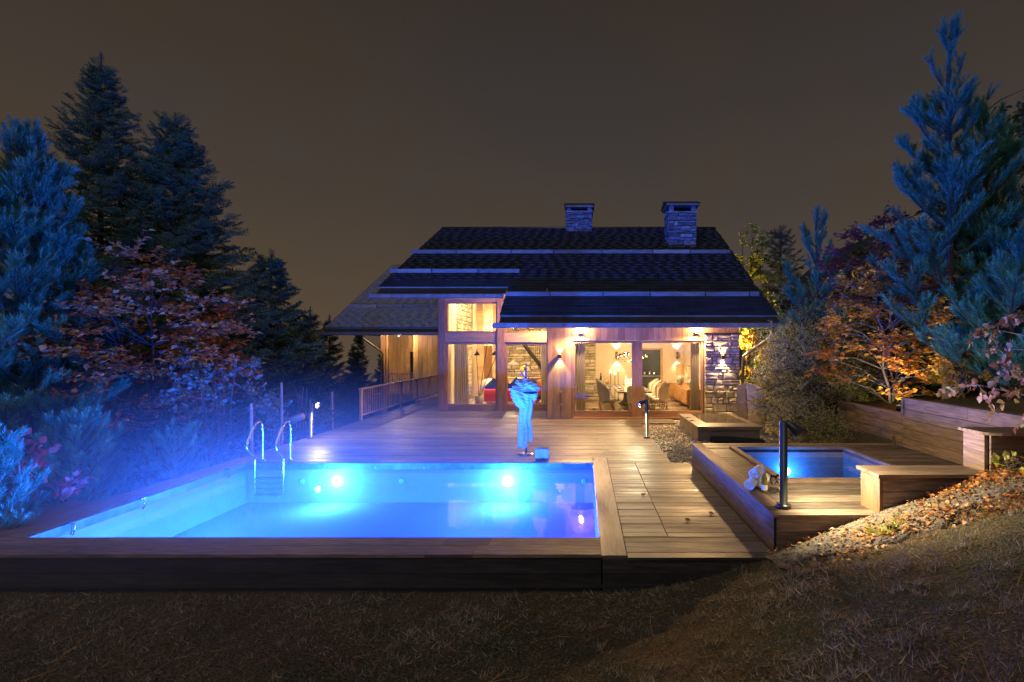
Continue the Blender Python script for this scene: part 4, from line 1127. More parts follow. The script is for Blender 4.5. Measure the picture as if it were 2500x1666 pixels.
for i in range(4):
    y = 16.85+.85*i
    if ch1 is None: ch1 = dining_chair(2.64, y, math.pi, 'chair_cream', 'cream winged dining chair on the right side of the table, nearest the window')
    else: copy_tree(ch1, None, (2.64, y, FZ), math.pi, f'cream winged dining chair on the right side of the table, {ords[i]}')
copy_tree(ch0, None, (1.72, 16.2, FZ), math.pi/2, 'grey winged dining chair at the near end of the table')
# candles on table
def candle(x, y, z, h, label, r=.02):
    q = thing('candle', (x, y, z), label, 'candle', 'candles in the dining room')
    MB().lathe([(0,0),(r*1.6,0),(r*1.6,.01),(r,.014),(r,h),(0,h)], (x,y,z+.001), 12).build('wax', 'candle_wax', q, True)
    MB().lathe([(0,0),(.012,.015),(.009,.035),(0,.055)], (x,y,z+h+.004), 10).build('flame', 'flame', q, True)
for i, (x, y, h) in enumerate(((1.6,17.4,.22),(1.75,17.9,.3),(1.68,18.5,.26),(1.8,18.9,.2),(1.66,19.3,.32))):
    candle(x, y, .8, h, f'lit candle on the dining table, {["nearest the window","second from the window","middle one","fourth from the window","farthest from the window"][i]}')
lamp('candle_glow', 'POINT', (1.7,18.2,1.12), 9, (1,.5,.16), dt, .1)
for i, (x, h) in enumerate(((1.14,1.28),(1.32,1.2),(1.46,1.36))):
    q = thing('candlestick', (x, 20.7, FZ), ['left','middle, shortest','right, tallest'][i] + ' of the three floor candlesticks behind the table', 'candlestick', 'tall candlesticks')
    MB().lathe([(0,0),(.09,0),(.09,.02),(.015,.04),(.013,.5),(.02,.52),(.013,.54),(.013,h-.12),(.045,h-.1)], (x,20.7,FZ), 14).build('stand', 'black_metal', q, True)
    MB().lathe([(0,h-.1),(.04,h-.1),(.042,h),(.0,h)], (x,20.7,FZ), 14).build('candle', 'bulb_soft', q, True)
ve = thing('vase', (.72, 20.75, .72), 'dark slim vase on the stone hearth', 'vase')
MB().lathe([(0,0),(.05,0),(.06,.1),(.045,.3),(.02,.42),(.025,.5)], (.72,20.75,.72), 16).build('body', 'black_metal', ve, True)
bk_ = thing('basket', (.95, 20.75, .72), 'small brown basket with logs on the stone hearth', 'basket')
MB().lathe([(0,0),(.12,0),(.15,.14),(.14,.14),(.11,.02)], (.95,20.75,.72), 16).build('bowl', 'frame_z', bk_, True)
MB().tube([(.83,20.75,.84),(.88,20.75,.98),(1.02,20.75,.98),(1.07,20.75,.84)], .01, 6).build('handle', 'frame_z', bk_, True)
# chandelier
cd = thing('chandelier', (1.8, 18.2, 2.7), 'branching chandelier with smoked glass shades over the dining table', 'chandelier')
MB().tube([(1.8,18.2,2.72),(1.8,18.2,1.82)], .008, 8).build('rod', 'black_metal', cd, True)
for k in range(8):
    a = 2*math.pi*k/8+.2; r = .62 if k % 2 else .45; ex, ey = 1.8+r*math.cos(a), 18.2+r*math.sin(a); z = 1.86+.06*(k % 3)
    MB().tube([(1.8,18.2,1.85),(1.8+.5*r*math.cos(a),18.2+.5*r*math.sin(a),1.76),(ex,ey,z)], .009, 6).build('arm', 'black_metal', cd, True)
    MB().lathe([(.03,0),(.055,.005),(.06,.14),(.055,.14),(.05,.01)], (ex,ey,z), 14).build('shade', 'smoke_glass', cd, True)
    MB().lathe([(0,.02),(.018,.03),(.02,.06),(0,.085)], (ex,ey,z), 8).build('bulb', 'bulb_warm', cd, True)
lamp('chandelier_light', 'POINT', (1.8,18.2,2.05), 150, WARM, cd, .25)
def updown(x, y, z, label, p):
    q = thing('interior_wall_lamp', (x, y, z), label, 'wall lamp')
    MB().lathe([(.05,-.16),(.055,-.15),(.055,.15),(.05,.16)], (x,y-.08,z), 14).build('tube_shade', 'bronze', q, True)
    MB().box(x-.02,x+.02,y-.03,y,z-.03,z+.03).build('mount', 'bronze', q)
    MB().lathe([(0,-.05),(.02,-.04),(.02,.04),(0,.05)], (x,y-.08,z), 10).build('bulb', 'bulb_warm', q, True)
    for s in (-1,1): lamp('beam', 'SPOT', (x,y-.1,z+s*.17), p, WARM, q, .02, (0,.1,s), 80, .4)
updown(1.44, 21.39, 1.97, 'brass wall lamp glowing up and down on the dining room back wall', 16)
updown(4.1, 21.39, 1.97, 'brass wall lamp above the sideboard', 14)
# sideboard and lamps
sb = thing('sideboard', (4.05, 19.2, FZ), 'long orange brown wooden sideboard along the right wall', 'sideboard')
MB().bbox(3.73,4.42,17.5,21.0,.2,.78,.008).build('carcass', 'sideboard_wood', sb)
for i in range(4): MB().bbox(3.715,3.73,17.53+i*.87,18.36+i*.87,.24,.75,.004).build('door', 'sideboard_wood', sb)
for (x, y) in ((3.78,17.55),(4.36,17.55),(3.78,20.95),(4.36,20.95)): MB().box(x-.03,x+.03,y-.03,y+.03,FZ,.2).build('leg', 'sideboard_wood', sb)
for (x, y, lb) in ((3.95,19.9,'patterned ceramic table lamp at the far end of the sideboard'),(4.0,18.0,'patterned ceramic table lamp at the near end of the sideboard')):
    q = thing('table_lamp', (x,y,.78), lb, 'table lamp', 'lamps on the sideboard')
    MB().lathe([(0,0),(.09,0),(.08,.04),(.16,.16),(.17,.22),(.11,.32),(.03,.37),(.015,.4),(.015,.45)], (x,y,.781), 18).build('base', 'lamp_ceramic', q, True)
    MB().lathe([(.19,.42),(.16,.84),(.155,.84),(.185,.42)], (x,y,.781), 22).build('shade', 'shade_cloth', q, True)
    lamp('lamp_light', 'POINT', (x,y,1.4), 10, WARM, q, .05)
# curtains
def curtain(x0, x1, y, z0, z1, label, wave=9, bulge=0.0):
    o = MB().grid(lambda u, v: (x0+(x1-x0)*u*(1+bulge*(1-v))+.0, y+.05*math.sin(u*wave*2*math.pi)+.015*math.sin(u*31+v*3), z0+(z1-z0)*v), 90, 6).build('curtain', 'curtain_cloth', None, True)
    return tag(o, label, 'curtain', 'drawn back curtains')
curtain(-.27, .03, D1+.25, .06, 2.5, 'beige curtain drawn to the left edge of the dining window', 5)
curtain(3.5, 3.78, D1+.25, .06, 2.5, 'beige curtain drawn to the right edge of the dining window', 5)
curtain(-4.92, -4.42, D2+.55, .06, 2.55, 'wide beige curtain gathered in the left living room window', 7, .18)
curtain(-1.62, -1.28, D2+.4, .06, 2.5, 'narrow beige curtain at the right edge of the living room glazing', 5)
# kitchen counter
kc = thing('kitchen_counter', (3.0, 23.6, FZ), 'grey kitchen counter seen through the inner doorway', 'counter')
MB().bbox(2.2,4.4,23.3,24.1,FZ,.9,.01).build('cabinet', 'kitchen_grey', kc); MB().bbox(2.18,4.42,23.27,24.12,.9,.94,.006).build('worktop', 'counter_pale', kc)
for i, (x, r, h) in enumerate(((2.75,.07,.24),(2.95,.1,.2),(3.2,.08,.26),(3.42,.09,.18))):
    q = thing('kettle' if i == 1 else 'canister', (x,23.6,.94), ['slim steel canister, leftmost on the kitchen counter','round steel kettle on the kitchen counter','tall steel canister next to the kettle','low steel canister, rightmost on the counter'][i], 'kettle' if i == 1 else 'canister', 'vessels on the kitchen counter')
    MB().lathe([(0,0),(r*.9,0),(r,h*.3),(r*.9,h*.8),(r*.4,h),(0,h*1.05)], (x,23.6,.941), 14).build('body', 'steel', q, True)
    MB().lathe([(0,0),(r*.25,.0),(r*.3,.02),(0,.04)], (x,23.6,.94+h*1.02), 10).build('lid_knob', 'black_metal', q, True)
lamp('kitchen_light', 'POINT', (3.2,22.6,2.3), 14, (1,.85,.62), kc, .1)

# ================================================================== LIVING ROOM
sf = thing('sofa', (-2.95, 19.6, FZ), 'low red sofa behind the living room glass', 'sofa')
MB().bbox(-3.97,-1.75,19.1,19.3,.16,.66,.05).build('backrest', 'sofa_red', sf, True)
MB().bbox(-3.96,-1.76,19.28,20.1,.16,.42,.05).build('seat', 'sofa_red', sf, True)
for x in (-3.85,-1.9):
    for y in (19.2,20.0): MB().tube([(x,y,FZ),(x,y,.17)], .02, 8).build('foot', 'black_metal', sf, True)
for i, (x, w, tilt, mt) in enumerate(((-3.62,.3,.3,'cushion_blue'),(-3.3,.26,-.2,'cushion_blue'),(-2.7,.32,.25,'cushion_blue'),(-2.2,.28,-.3,'cushion_blue'))):
    q = thing('cushion', (x, 19.42, .45), ['leftmost blue cushion on the red sofa','second blue cushion from the left on the red sofa','third blue cushion from the left on the red sofa','rightmost blue cushion on the red sofa'][i], 'cushion', 'blue sofa cushions')
    cu = MB().grid(lambda u, v: (w*(2*u-1), .1*math.sin(math.pi*u)*math.sin(math.pi*v), w*(2*v-1)), 10, 10).grid(lambda u, v: (w*(1-2*u), -.1*math.sin(math.pi*u)*math.sin(math.pi*v), w*(2*v-1)), 10, 10).build('cover', mt, None, True)
    cu.parent = q; cu.location = (0, .02, .24); cu.rotation_euler = (.25, tilt+.5, 0)
ac = thing('armchair', (-4.05, 20.8, FZ), 'pale rounded armchair behind the grey planter', 'armchair')
lump(-4.1,20.8,.62,.36,.34,.36,11,24,16,.03).build('shell', 'cushion_white', ac, True)
for k in range(4): MB().tube([(-4.1+.2*math.cos(k*1.57+.7),20.8+.2*math.sin(k*1.57+.7),FZ),(-4.1+.15*math.cos(k*1.57+.7),20.8+.15*math.sin(k*1.57+.7),.35)], .018, 8).build('leg', 'frame_z', ac, True)
ao = thing('armchair', (-1.75, 19.4, FZ), 'small orange armchair with dark patterned seat at the right of the living room', 'armchair')
MB().bbox(-1.95,-1.4,19.0,19.5,.28,.46,.05).build('seat', 'black_rubber', ao, True)
lump(-1.72,19.5,.72,.27,.14,.3,13,24,16,.03).build('backrest', 'chair_orange', ao, True)
for x in (-1.9,-1.46):
    for y in (19.05,19.45): MB().tube([(x,y,FZ),(x,y,.3)], .018, 8).build('leg', 'frame_z', ao, True)
# planter lamp with three stalks
pl = thing('floor_lamp', (-4.1, 18.85, FZ), 'floor lamp of leaning stalks with black cone shades in a grey bucket', 'floor lamp')
MB().lathe([(0,0),(.15,0),(.165,.38),(.15,.38),(.14,.34),(0,.34)], (-4.1,18.85,FZ), 22).build('bucket', 'planter_grey', pl, True)
for (x, y, z, sh_) in ((-4.22,18.95,2.25,True),(-3.58,18.7,3.55,False),(-3.2,18.95,2.6,False)):
    MB().tube([(-4.1,18.85,.3),(x,y,z)], .012, 8).build('stalk', 'black_metal', pl, True)
for (x, z) in ((-4.18,2.0),(-3.5,2.0)):
    MB().lathe([(.02,.16),(.125,0),(.118,0),(.015,.15)], (x,18.9,z), 18).build('shade', 'black_metal', pl, True)
    MB().lathe([(0,.0),(.03,.01),(.03,.04),(0,.06)], (x,18.9,z+.02), 10).build('bulb', 'bulb_soft', pl, True)
    MB().tube([(x,18.9,z+.15),(x,18.9,3.6)], .004, 5).build('cord', 'black_metal', pl, True)
pd = thing('pendant_lamp', (-3.02, 20.5, 1.58), 'grey conical pendant lamp hanging in the living room', 'pendant lamp')
MB().lathe([(.03,.22),(.06,.17),(.3,.02),(.3,0),(.29,0),(.05,.15)], (-3.02,20.5,1.56), 24).build('shade', 'planter_grey', pd, True)
MB().tube([(-3.02,20.5,1.77),(-3.02,20.5,5.2)], .005, 6).build('cord', 'black_metal', pd, True)
MB().lathe([(0,0),(.05,.02),(.05,.06),(0,.09)], (-3.02,20.5,1.6), 12).build('bulb', 'bulb_soft', pd, True)
lamp('pendant_light', 'POINT', (-3.02,20.5,1.5), 30, WARM, pd, .06)
def bouquet(x, y, z, mat, label, n=26, r=.16, seed=1):
    q = thing('flower_vase', (x,y,z), label, 'flowers')
    MB().lathe([(0,0),(.07,0),(.09,.1),(.06,.22),(.05,.26)], (x,y,z), 16).build('vase', 'lamp_ceramic', q, True)
    r_ = random.Random(seed); mb = MB()
    for k in range(n):
        a, b = r_.uniform(0,6.28), r_.uniform(-.3,1.4); c = (x+r*math.cos(a)*math.cos(b), y+r*math.sin(a)*math.cos(b), z+.36+r*.8*math.sin(b))
        mb.lathe([(0,-.02),(.03,-.015),(.045,.01),(.03,.03),(0,.035)], c, 7)
    h = mb.build('blossom', mat, q, True); h['kind'] = 'stuff'
    MB().tube([(x,y,z+.2),(x,y,z+.4)], .03, 6).build('stems', 'green_leaf', q)
tb = thing('console_table', (-2.6, 21.4, FZ), 'brown console table behind the sofa carrying flowers', 'table')
MB().bbox(-3.4,-1.9,21.2,21.7,.95,1.0,.01).build('top', 'frame_x', tb); MB().bbox(-3.3,-2.3,21.25,21.65,FZ,.95,.01).build('cabinet', 'cladding_z', tb)
bouquet(-2.62,21.4,1.0,'yellow_flower','yellow flowers in a vase on the console table',30,.17,2)
bouquet(-2.75,20.25,.52,'white_flower','cream white flowers in a vase behind the sofa',34,.19,4)
sd = thing('side_table', (-2.75, 20.25, FZ), 'round low table holding the white flowers', 'table')
MB().lathe([(0,0),(.2,0),(.2,.02),(.03,.04),(.03,.44),(.3,.45),(.3,.468),(0,.469)], (-2.75,20.25,FZ), 24).build('pedestal', 'black_metal', sd, True)
# curved stair
stc = thing('curved_stair', (-2.0, 22.4, FZ), 'black curved staircase with thin balusters against the stone wall', 'staircase')
def helix(t, r): 
    a = math.radians(200+150*t); return (-2.3+r*math.cos(a), 22.3+r*.8*math.sin(a), FZ+.2+3.2*(1-t))
MB().tube([helix(k/24, .95) for k in range(25)], [.09]*25, 8).build('stringer', 'black_metal', stc, True)
MB().tube([(p[0],p[1],p[2]+.95) for p in [helix(k/24, .95) for k in range(25)]], .02, 8).build('handrail', 'black_metal', stc, True)
for k in range(28):
    p = helix(k/27, .95); MB().tube([p,(p[0],p[1],p[2]+.95)], .009, 5).build('baluster', 'black_metal', stc)
for k in range(14):
    p = helix((k+.5)/14, .95); q = helix((k+1.2)/14, .95)
    MB().prism([p, (q[0],q[1],p[2]), (-2.3,22.3,p[2])], (0,0,.04)).build('tread', 'frame_x', stc)
# ceiling downlights that light the living room
for (x, y, lb) in ((-4.2,19.2,'left recessed ceiling downlight in the living room'),(-2.1,19.6,'right recessed ceiling downlight in the living room'),(-3.1,21.6,'rear recessed ceiling downlight in the living room')):
    z = 4.72+(y-17.95)*.34-.02
    q = thing('downlight', (x,y,z), lb, 'downlight', 'living room downlights')
    MB().lathe([(0,0),(.06,0),(.07,.01),(.07,.03)], (x,y,z-.03), 16).build('ring', 'bulb_warm', q, True)
    lamp('down', 'SPOT', (x,y,z-.06), 230, WARM, q, .06, (0,.05,-1), 140, .5)
pw = thing('picture_light', (-4.3, 24.2, 3.0), 'small lamp on the rear plaster wall of the living room', 'wall lamp')
MB().lathe([(.05,-.1),(.055,.1)], (-4.3,24.2,3.0), 12).build('shade', 'bronze', pw, True)
lamp('wash', 'POINT', (-4.3,23.6,3.1), 40, WARM, pw, .1)

# ================================================================== PLANTS
def frames(d, roll=None):
    """rotation matrices whose z column is d"""
    d = d/np.linalg.norm(d, axis=1)[:, None]; n = len(d)
    ref = np.where(np.abs(d[:, 2:3]) > .95, np.array([[1., 0, 0]]), np.array([[0, 0, 1.]]))
    x = np.cross(ref, d); x /= np.linalg.norm(x, axis=1)[:, None]; y = np.cross(d, x)
    if roll is not None:
        c, s = np.cos(roll)[:, None], np.sin(roll)[:, None]; x, y = x*c+y*s, y*c-x*s
    return np.stack([x, y, d], 2)
def pine_proto(n, ln, lean, w, seed):
    r = np.random.default_rng(seed); V = []; F = []
    for i in range(n):
        t = (i+.5)/n; a = i*2.39996 + r.uniform(-.3, .3)
        le = lean*(1-.55*t**3)*r.uniform(.8, 1.2); L = ln*r.uniform(.75, 1.15)*(1-.25*t)
        rad = np.array([math.cos(a), math.sin(a), 0]); tan = np.array([-math.sin(a), math.cos(a), 0])
        p = np.array([0, 0, t]) ; tip = p + L*(rad*math.sin(le)+np.array([0,0,1])*math.cos(le))
        k = len(V); V += [p+tan*w, p-tan*w, tip]; F.append((k, k+1, k+2))
    return np.array(V), np.array(F)
def spray_proto(seed):
    r = np.random.default_rng(seed); V = []; F = []
    def needles(p0, d, L, n, nl, w):
        d = d/np.linalg.norm(d)
        for i in range(n):
            t = (i+.5)/n; a = i*2.4; p = p0+d*L*t
            q = np.cross(d, [0.3,.2,.9]); q /= np.linalg.norm(q); q2 = np.cross(d, q)
            rad = q*math.cos(a)+q2*math.sin(a)
            tip = p + nl*r.uniform(.8,1.2)*(rad*.75+d*.65); tan = np.cross(rad, d)
            k = len(V); V.extend([p+tan*w, p-tan*w, tip]); F.append((k,k+1,k+2))
    needles(np.zeros(3), np.array([0,0,1.]), 1.0, 13, .22, .042)
    for k in range(6):
        t = .12+.14*k; s = 1 if k % 2 else -1
        needles(np.array([0,0,t]), np.array([s*.75, r.uniform(-.25,.1), .66]), .5*(1-.6*t)+.12, 7, .21, .042)
    return np.array(V), np.array(F)
PINE = [pine_proto(46, .46, 1.08, .024, s) for s in (1, 2)]
SPRAY = [spray_proto(s) for s in (1, 2, 3)]
def leaf_proto(w=.36, fold=.1, curl=.12):
    V = np.array([(0,0,0),(-w*.8,fold,.25),(w*.8,fold,.25),(-w,fold,.55),(w,fold,.55),(0,-curl,1.0),(0,0,.5)]); F = np.array([(0,6,1),(0,2,6),(1,6,3),(2,4,6),(3,6,5),(6,4,5)]); return V, F
LEAF = leaf_proto(); SLIM = (np.array([(-.07,0,0),(.07,0,0),(0,-.06,1.0)]), np.array([(0,1,2)]))
def tubes_np(segs, n=5):
    """many tapered limbs -> one mesh; segs = list of (points, radii)"""
    mb = MB()
    for p, r in segs: mb.tube(p, r, n, False)
    return mb
def put(protos, P, Dr, S, name, mat, parent, roll=True):
    P = np.array(P); Dr = np.array(Dr); S = np.array(S); Vs = []; Fs = []; off = 0
    which = rng.integers(0, len(protos), len(P))
    for k, (pv, pf) in enumerate(protos):
        m_ = which == k
        if not m_.any(): continue
        R = frames(Dr[m_], rng.uniform(0, 6.28, m_.sum()) if roll is True else (rng.normal(0, .35, m_.sum()) if roll == 'flat' else None))
        V, F = replicate(pv, pf, P[m_], R, S[m_]); Vs.append(V); Fs.append(F+off); off += len(V)
    return np_mesh(name, np.concatenate(Vs), np.concatenate(Fs), mat, parent)
def unit(v): v = np.asarray(v, float); return v/np.linalg.norm(v)
def base_of(x, y): return np.array([x, y, float(ground_z(x, y))-.1])

def pine(name, x, y, top, spread, label, mat='pine_needle', seed=1, start=.1, whorl=.42, dens=1.0, shoot=.27, lean=0.0, zb=None, sparse_top=0.0, nb=(4,6), group=None, bias=None, up=.75):
    r = random.Random(seed); b = base_of(x, y)
    if zb is not None: b[2] = zb
    H = top-b[2]; t_ = thing(name, tuple(b), label, 'pine tree', group)
    segs = [([b+np.array([lean*H*k/8 + .03*math.sin(k*1.3+seed), .03*math.cos(k*1.7), H*k/8]) for k in range(9)], [.02+.016*H*(1-k/8)**1.0 for k in range(9)])]
    P = []; Dr = []; S = []
    def shoots(pts, frac0, step):
        for i in range(1, len(pts)):
            if i/(len(pts)-1) < frac0: continue
            a, c = pts[i-1], pts[i]; d = unit(c-a); L = np.linalg.norm(c-a); m_ = max(1, int(L/step*dens+r.random()))
            for q in range(m_):
                side = unit(np.cross(d, [0,0,1.])+1e-6)*r.choice((-1,1))
                P.append(a+(c-a)*r.random()); Dr.append(unit(d*r.uniform(.4,.9)+side*r.uniform(.1,.7)+np.array([0,0,r.uniform(.15,up)]))); S.append(shoot*r.uniform(.7,1.15))
        for q in range(4):
            P.append(pts[-1]); Dr.append(unit(unit(pts[-1]-pts[-2])*.8+np.array([r.uniform(-.5,.5)*(q>0),r.uniform(-.5,.5)*(q>0),r.uniform(.0,.6)]))); S.append(shoot*r.uniform(.85,1.2))
    h = H*start
    while h < H*.985:
        f = h/H; Lm = spread(f)
        if f > .75 and r.random() < sparse_top: h += whorl*.6
        a0 = r.uniform(0, 6.28)
        for k in range(r.randint(*nb)):
            az = a0+k*2*math.pi/5+r.uniform(-.4,.4); L = Lm*r.uniform(.6,1.1)
            if bias is not None: L *= 1+bias[1]*math.cos(az-bias[0])
            if L < .12: L = .12
            el = r.uniform(.0,.35)+.55*f; p = b+np.array([lean*h,0,h]); pts = [p]; n = 6
            for j in range(n):
                el += .09*r.uniform(.5,1.6); az += r.uniform(-.12,.12)
                p = p+np.array([math.cos(az)*math.cos(el), math.sin(az)*math.cos(el), math.sin(el)])*L/n; pts.append(p)
            segs.append((pts, [.008+.016*L*(1-j/n)*.6 for j in range(n+1)]))
            shoots(pts, .3, .085)
            if L > .8:
                for q in range(r.randint(2,4)):
                    i = r.randint(2,5); d = unit(pts[i]-pts[i-1]); s_ = unit(np.cross(d,[0,0,1.]))*r.choice((-1,1))
                    dd = unit(d*.7+s_*.8+np.array([0,0,r.uniform(.1,.5)])); l2 = L*r.uniform(.25,.42); sp = [pts[i]+dd*l2*k2/3+np.array([0,0,.06*l2*k2]) for k2 in range(4)]
                    segs.append((sp, [.008,.007,.006,.005])); shoots(sp, 0, .085)
        h += whorl*r.uniform(.8,1.2)
    tp = b+np.array([lean*H,0,H]); 
    for k in range(5): P.append(tp-np.array([0,0,.22*k])); Dr.append(np.array([0.03*math.sin(k),.02,1.])); S.append(shoot*1.3)
    tubes_np(segs, 5).build('trunk', 'bark', t_, True)
    put(PINE, P, Dr, S, 'crown', mat, t_)
    return t_, len(P)
def spruce(name, x, y, top, rad, label, seed=1, mat='spruce_needle', spray=.52, step=.12, whorl=.3, zb=None, start=.05, power=.85, group=None, cat='spruce tree', bark='bark'):
    r = random.Random(seed); b = base_of(x, y)
    if zb is not None: b[2] = zb
    H = top-b[2]; t_ = thing(name, tuple(b), label, cat, group)
    segs = [([b+np.array([.04*math.sin(k), .04*math.cos(k*1.3), H*k/8]) for k in range(9)], [.02+.014*H*(1-k/8) for k in range(9)])]
    P = []; Dr = []; S = []; h = H*start
    while h < H*.97:
        f = h/H; L0 = rad*(1-f)**power + .04; a0 = r.uniform(0,6.28); k_n = max(5, int(9*(1-f)+4))
        for k in range(k_n):
            az = a0+k*2*math.pi/k_n+r.uniform(-.25,.25); L = L0*r.uniform(.62,1.12)*(1.18 if r.random() < .12 else 1)
            el = .6*f**1.5 + .05 - .35*(1-f)*r.uniform(.2,1.3)+r.uniform(-.14,.14); p = b+np.array([0,0,h+r.uniform(-.3,.3)*(1-f)]); pts=[p]; n=6
            for j in range(n):
                e_ = el - .12 + .07*j; p = p+np.array([math.cos(az)*math.cos(e_), math.sin(az)*math.cos(e_), math.sin(e_)])*L/n; pts.append(p)
            segs.append((pts[:], [.006+.012*L*.5*(1-j/n) for j in range(n+1)]))
            for i in range(1, n+1):
                if i/n < .25 and L > 1: continue
                a, c = pts[i-1], pts[i]; d = unit(c-a); side = unit(np.cross(d,[0,0,1.])); seg = np.linalg.norm(c-a)
                for q in range(max(1, int(seg/(step*(1-.45*f))+r.random()))):
                    s_ = r.choice((-1,1)); w_ = r.uniform(.2,1.0)
                    P.append(a+(c-a)*r.random()); Dr.append(unit(d*r.uniform(.5,1)+side*s_*w_+np.array([0,0,r.choice((r.uniform(-.7,0),r.uniform(-.1,.6)))]))); S.append(spray*r.uniform(.55,1.15)*(1-.5*f))
            P.append(pts[-1]); Dr.append(unit(pts[-1]-pts[-2])); S.append(spray*.9*(1-.6*f))
        h += whorl*r.uniform(.8,1.2)*(1-.35*f)
    tp = b+np.array([0,0,H])
    for k in range(6): P.append(tp-np.array([0,0,.16*k+.1])); Dr.append(np.array([.14*math.sin(k*2),.14*math.cos(k*2),1.])); S.append(spray*.42)
    tubes_np(segs, 4).build('trunk', bark, t_, True)
    put(SPRAY, P, Dr, S, 'crown', mat, t_, 'flat')
    return t_, len(P)
def leafy(name, x, y, label, mat, height, rad, nleaf, size, seed=1, zb=None, cat='tree', stems=1, layered=False, shape='oval', proto=LEAF, low=.25, droop=0.0, limb='bark', gap=.5, thin=.035, upright=.4, group=None, cl_n=None, ecc=(1,1)):
    """trunk or stems, limbs reaching clumps, leaves spread round twigs in each clump"""
    r = random.Random(seed); g = np.random.default_rng(seed); b = base_of(x, y)
    if zb is not None: b[2] = zb
    t_ = thing(name, tuple(b), label, cat, group); segs = []; P=[]; Dr=[]; S=[]
    ncl = cl_n or max(10, int(nleaf/70)); cl = []
    for k in range(ncl):
        while True:
            v = np.array([r.uniform(-1,1), r.uniform(-1,1), r.uniform(0,1)])
            f = low+(1-low)*v[2]
            if shape == 'oval': m_ = math.sin(math.pi*min(1,max(.0,(f-low)/(1-low)*.85+.12)))**.7
            elif shape == 'dome': m_ = math.sqrt(max(0,1-((f-.15)/.85)**2)) if f>.15 else .9
            elif shape == 'cone': m_ = 1.02-((f-low)/(1-low))**.9
            else: m_ = 1
            q = math.hypot(v[0], v[1])
            if q <= m_ and q > m_*gap*r.random(): break
        cl.append(b+np.array([v[0]*rad*ecc[0], v[1]*rad*ecc[1], f*height]))
    for s in range(stems):
        a = r.uniform(0,6.28); off = np.array([math.cos(a), math.sin(a), 0])*rad*(.0 if stems == 1 else .25*r.random())
        topp = b+off*2.2+np.array([0,0,height*.9]); n = 7
        segs.append(([b+off*.3+(topp-b-off*.3)*k/n+np.array([.04*math.sin(k*1.9+s),.04*math.cos(k*2.3+s),0])*(k > 0) for k in range(n+1)], [thin*(1-.8*k/n)+.006 for k in range(n+1)]))
    trunks = [sg[0] for sg in segs]
    per = max(1, nleaf//ncl)
    for c in cl:
        tk = r.choice(trunks); i = min(range(len(tk)), key=lambda i: abs(tk[i][2]-(c[2]-np.hypot(*(c-tk[i])[:2])*upright))); p0 = tk[i]
        mid = (p0+c)/2+np.array([0,0,.08*rad]); segs.append(([p0,mid,c],[thin*.35+.003,thin*.25+.003,.004]))
        nt = max(2, per//9); cr = rad*r.uniform(.22,.42)
        for q in range(nt):
            d = g.normal(size=3); d[2] = d[2]*(.22 if layered else .8)+(.1-droop); d = unit(unit(c-p0)*.6+d*.75)
            L = cr*r.uniform(.6,1.3); e = c+d*L; segs.append(([c,(c+e)/2+np.array([0,0,.03*L]),e],[.005,.004,.003]))
            for m_ in range(max(1, per//nt)):
                P.append(c+(e-c)*r.uniform(.1,1.05)+g.normal(size=3)*.02); dd = g.normal(size=3)*.6+d*.8
                if layered: dd[2] *= .35
                dd[2] -= droop; Dr.append(unit(dd)); S.append(size*r.uniform(.6,1.25))
    tubes_np(segs, 4).build('trunk' if stems == 1 else 'stems', limb, t_, True)
    o = put([proto], P, Dr, S, 'crown', mat, t_, 'flat' if layered else True)
    return t_

# ---------------------------------------------------------------- left side
cnt = {}
_, cnt['pineL'] = pine('blue_pine', -12.0, 10.4, 6.75, lambda f: 2.35*(1-f)**.62+.15, 'tall bushy pine lit bright blue at the left edge', seed=3, start=.12, whorl=.34, dens=1.1, shoot=.29, nb=(5,6))
spruce('spruce', -15.0, 15.0, 11.35, 4.1, 'tallest dark spruce with a pointed top on the left', 2, step=.125)
spruce('spruce', -13.3, 15.7, 9.8, 4.4, 'broad spruce with green lit right flank, right of the tallest spruce', 5, power=.75, step=.135)
spruce('spruce', -14.4, 17.2, 9.6, 3.9, 'dark spruce filling the gap between the two front spruces', 8, 'spruce_needle', .85, .38, .5, power=.7)
spruce('spruce', -12.3, 19.0, 5.9, 2.9, 'lower dark spruce stepping down towards the side wing', 9, 'spruce_needle', .85, .4, .46)
leafy('rust_tree', -10.3, 11.6, 'rust leaved autumn tree in front of the spruces on the left', 'rust_leaf', 6.7, 1.8, 9500, .12, 4, None, 'tree', 2, True, 'oval', low=.32, gap=.7, thin=.06)
leafy('leafy_shrub', -8.7, 11.6, 'tall thin stemmed leafy shrub catching blue light left of the ladder', 'pale_leaf', 3.7, 1.15, 2400, .09, 6, None, 'shrub', 7, False, 'oval', low=.2, gap=.3, thin=.018, limb='bark_pale')
leafy('dark_shrub', -9.6, 12.6, 'dark low shrub under the rust tree', 'dark_leaf', 3.2, 1.6, 2600, .12, 7, None, 'shrub', 5, False, 'dome', low=.05)
leafy('dark_shrub', -7.9, 13.6, 'dark shrub with pale tips behind the wooden stakes', 'dark_leaf', 2.4, .8, 1200, .09, 9, None, 'shrub', 5, False, 'dome', low=.1)
pine('dwarf_pine', -9.3, 8.9, .75, lambda f: 1.0*(1-f)**.4+.1, 'low spreading dwarf pine in shade left of the pool', seed=12, start=.2, whorl=.2, shoot=.2, nb=(5,7))
pine('dwarf_pine', -8.4, 9.9, .3, lambda f: .9*(1-f)**.4+.1, 'smaller dwarf pine near the far left pool corner', seed=13, start=.2, whorl=.2, shoot=.2, nb=(5,7))
pine('young_pine', -7.55, 6.15, 1.0, lambda f: .62*(1-f)**.45+.08, 'young pine glowing turquoise at the near left pool corner', seed=15, start=.14, whorl=.17, shoot=.2, nb=(5,7), dens=1.2)
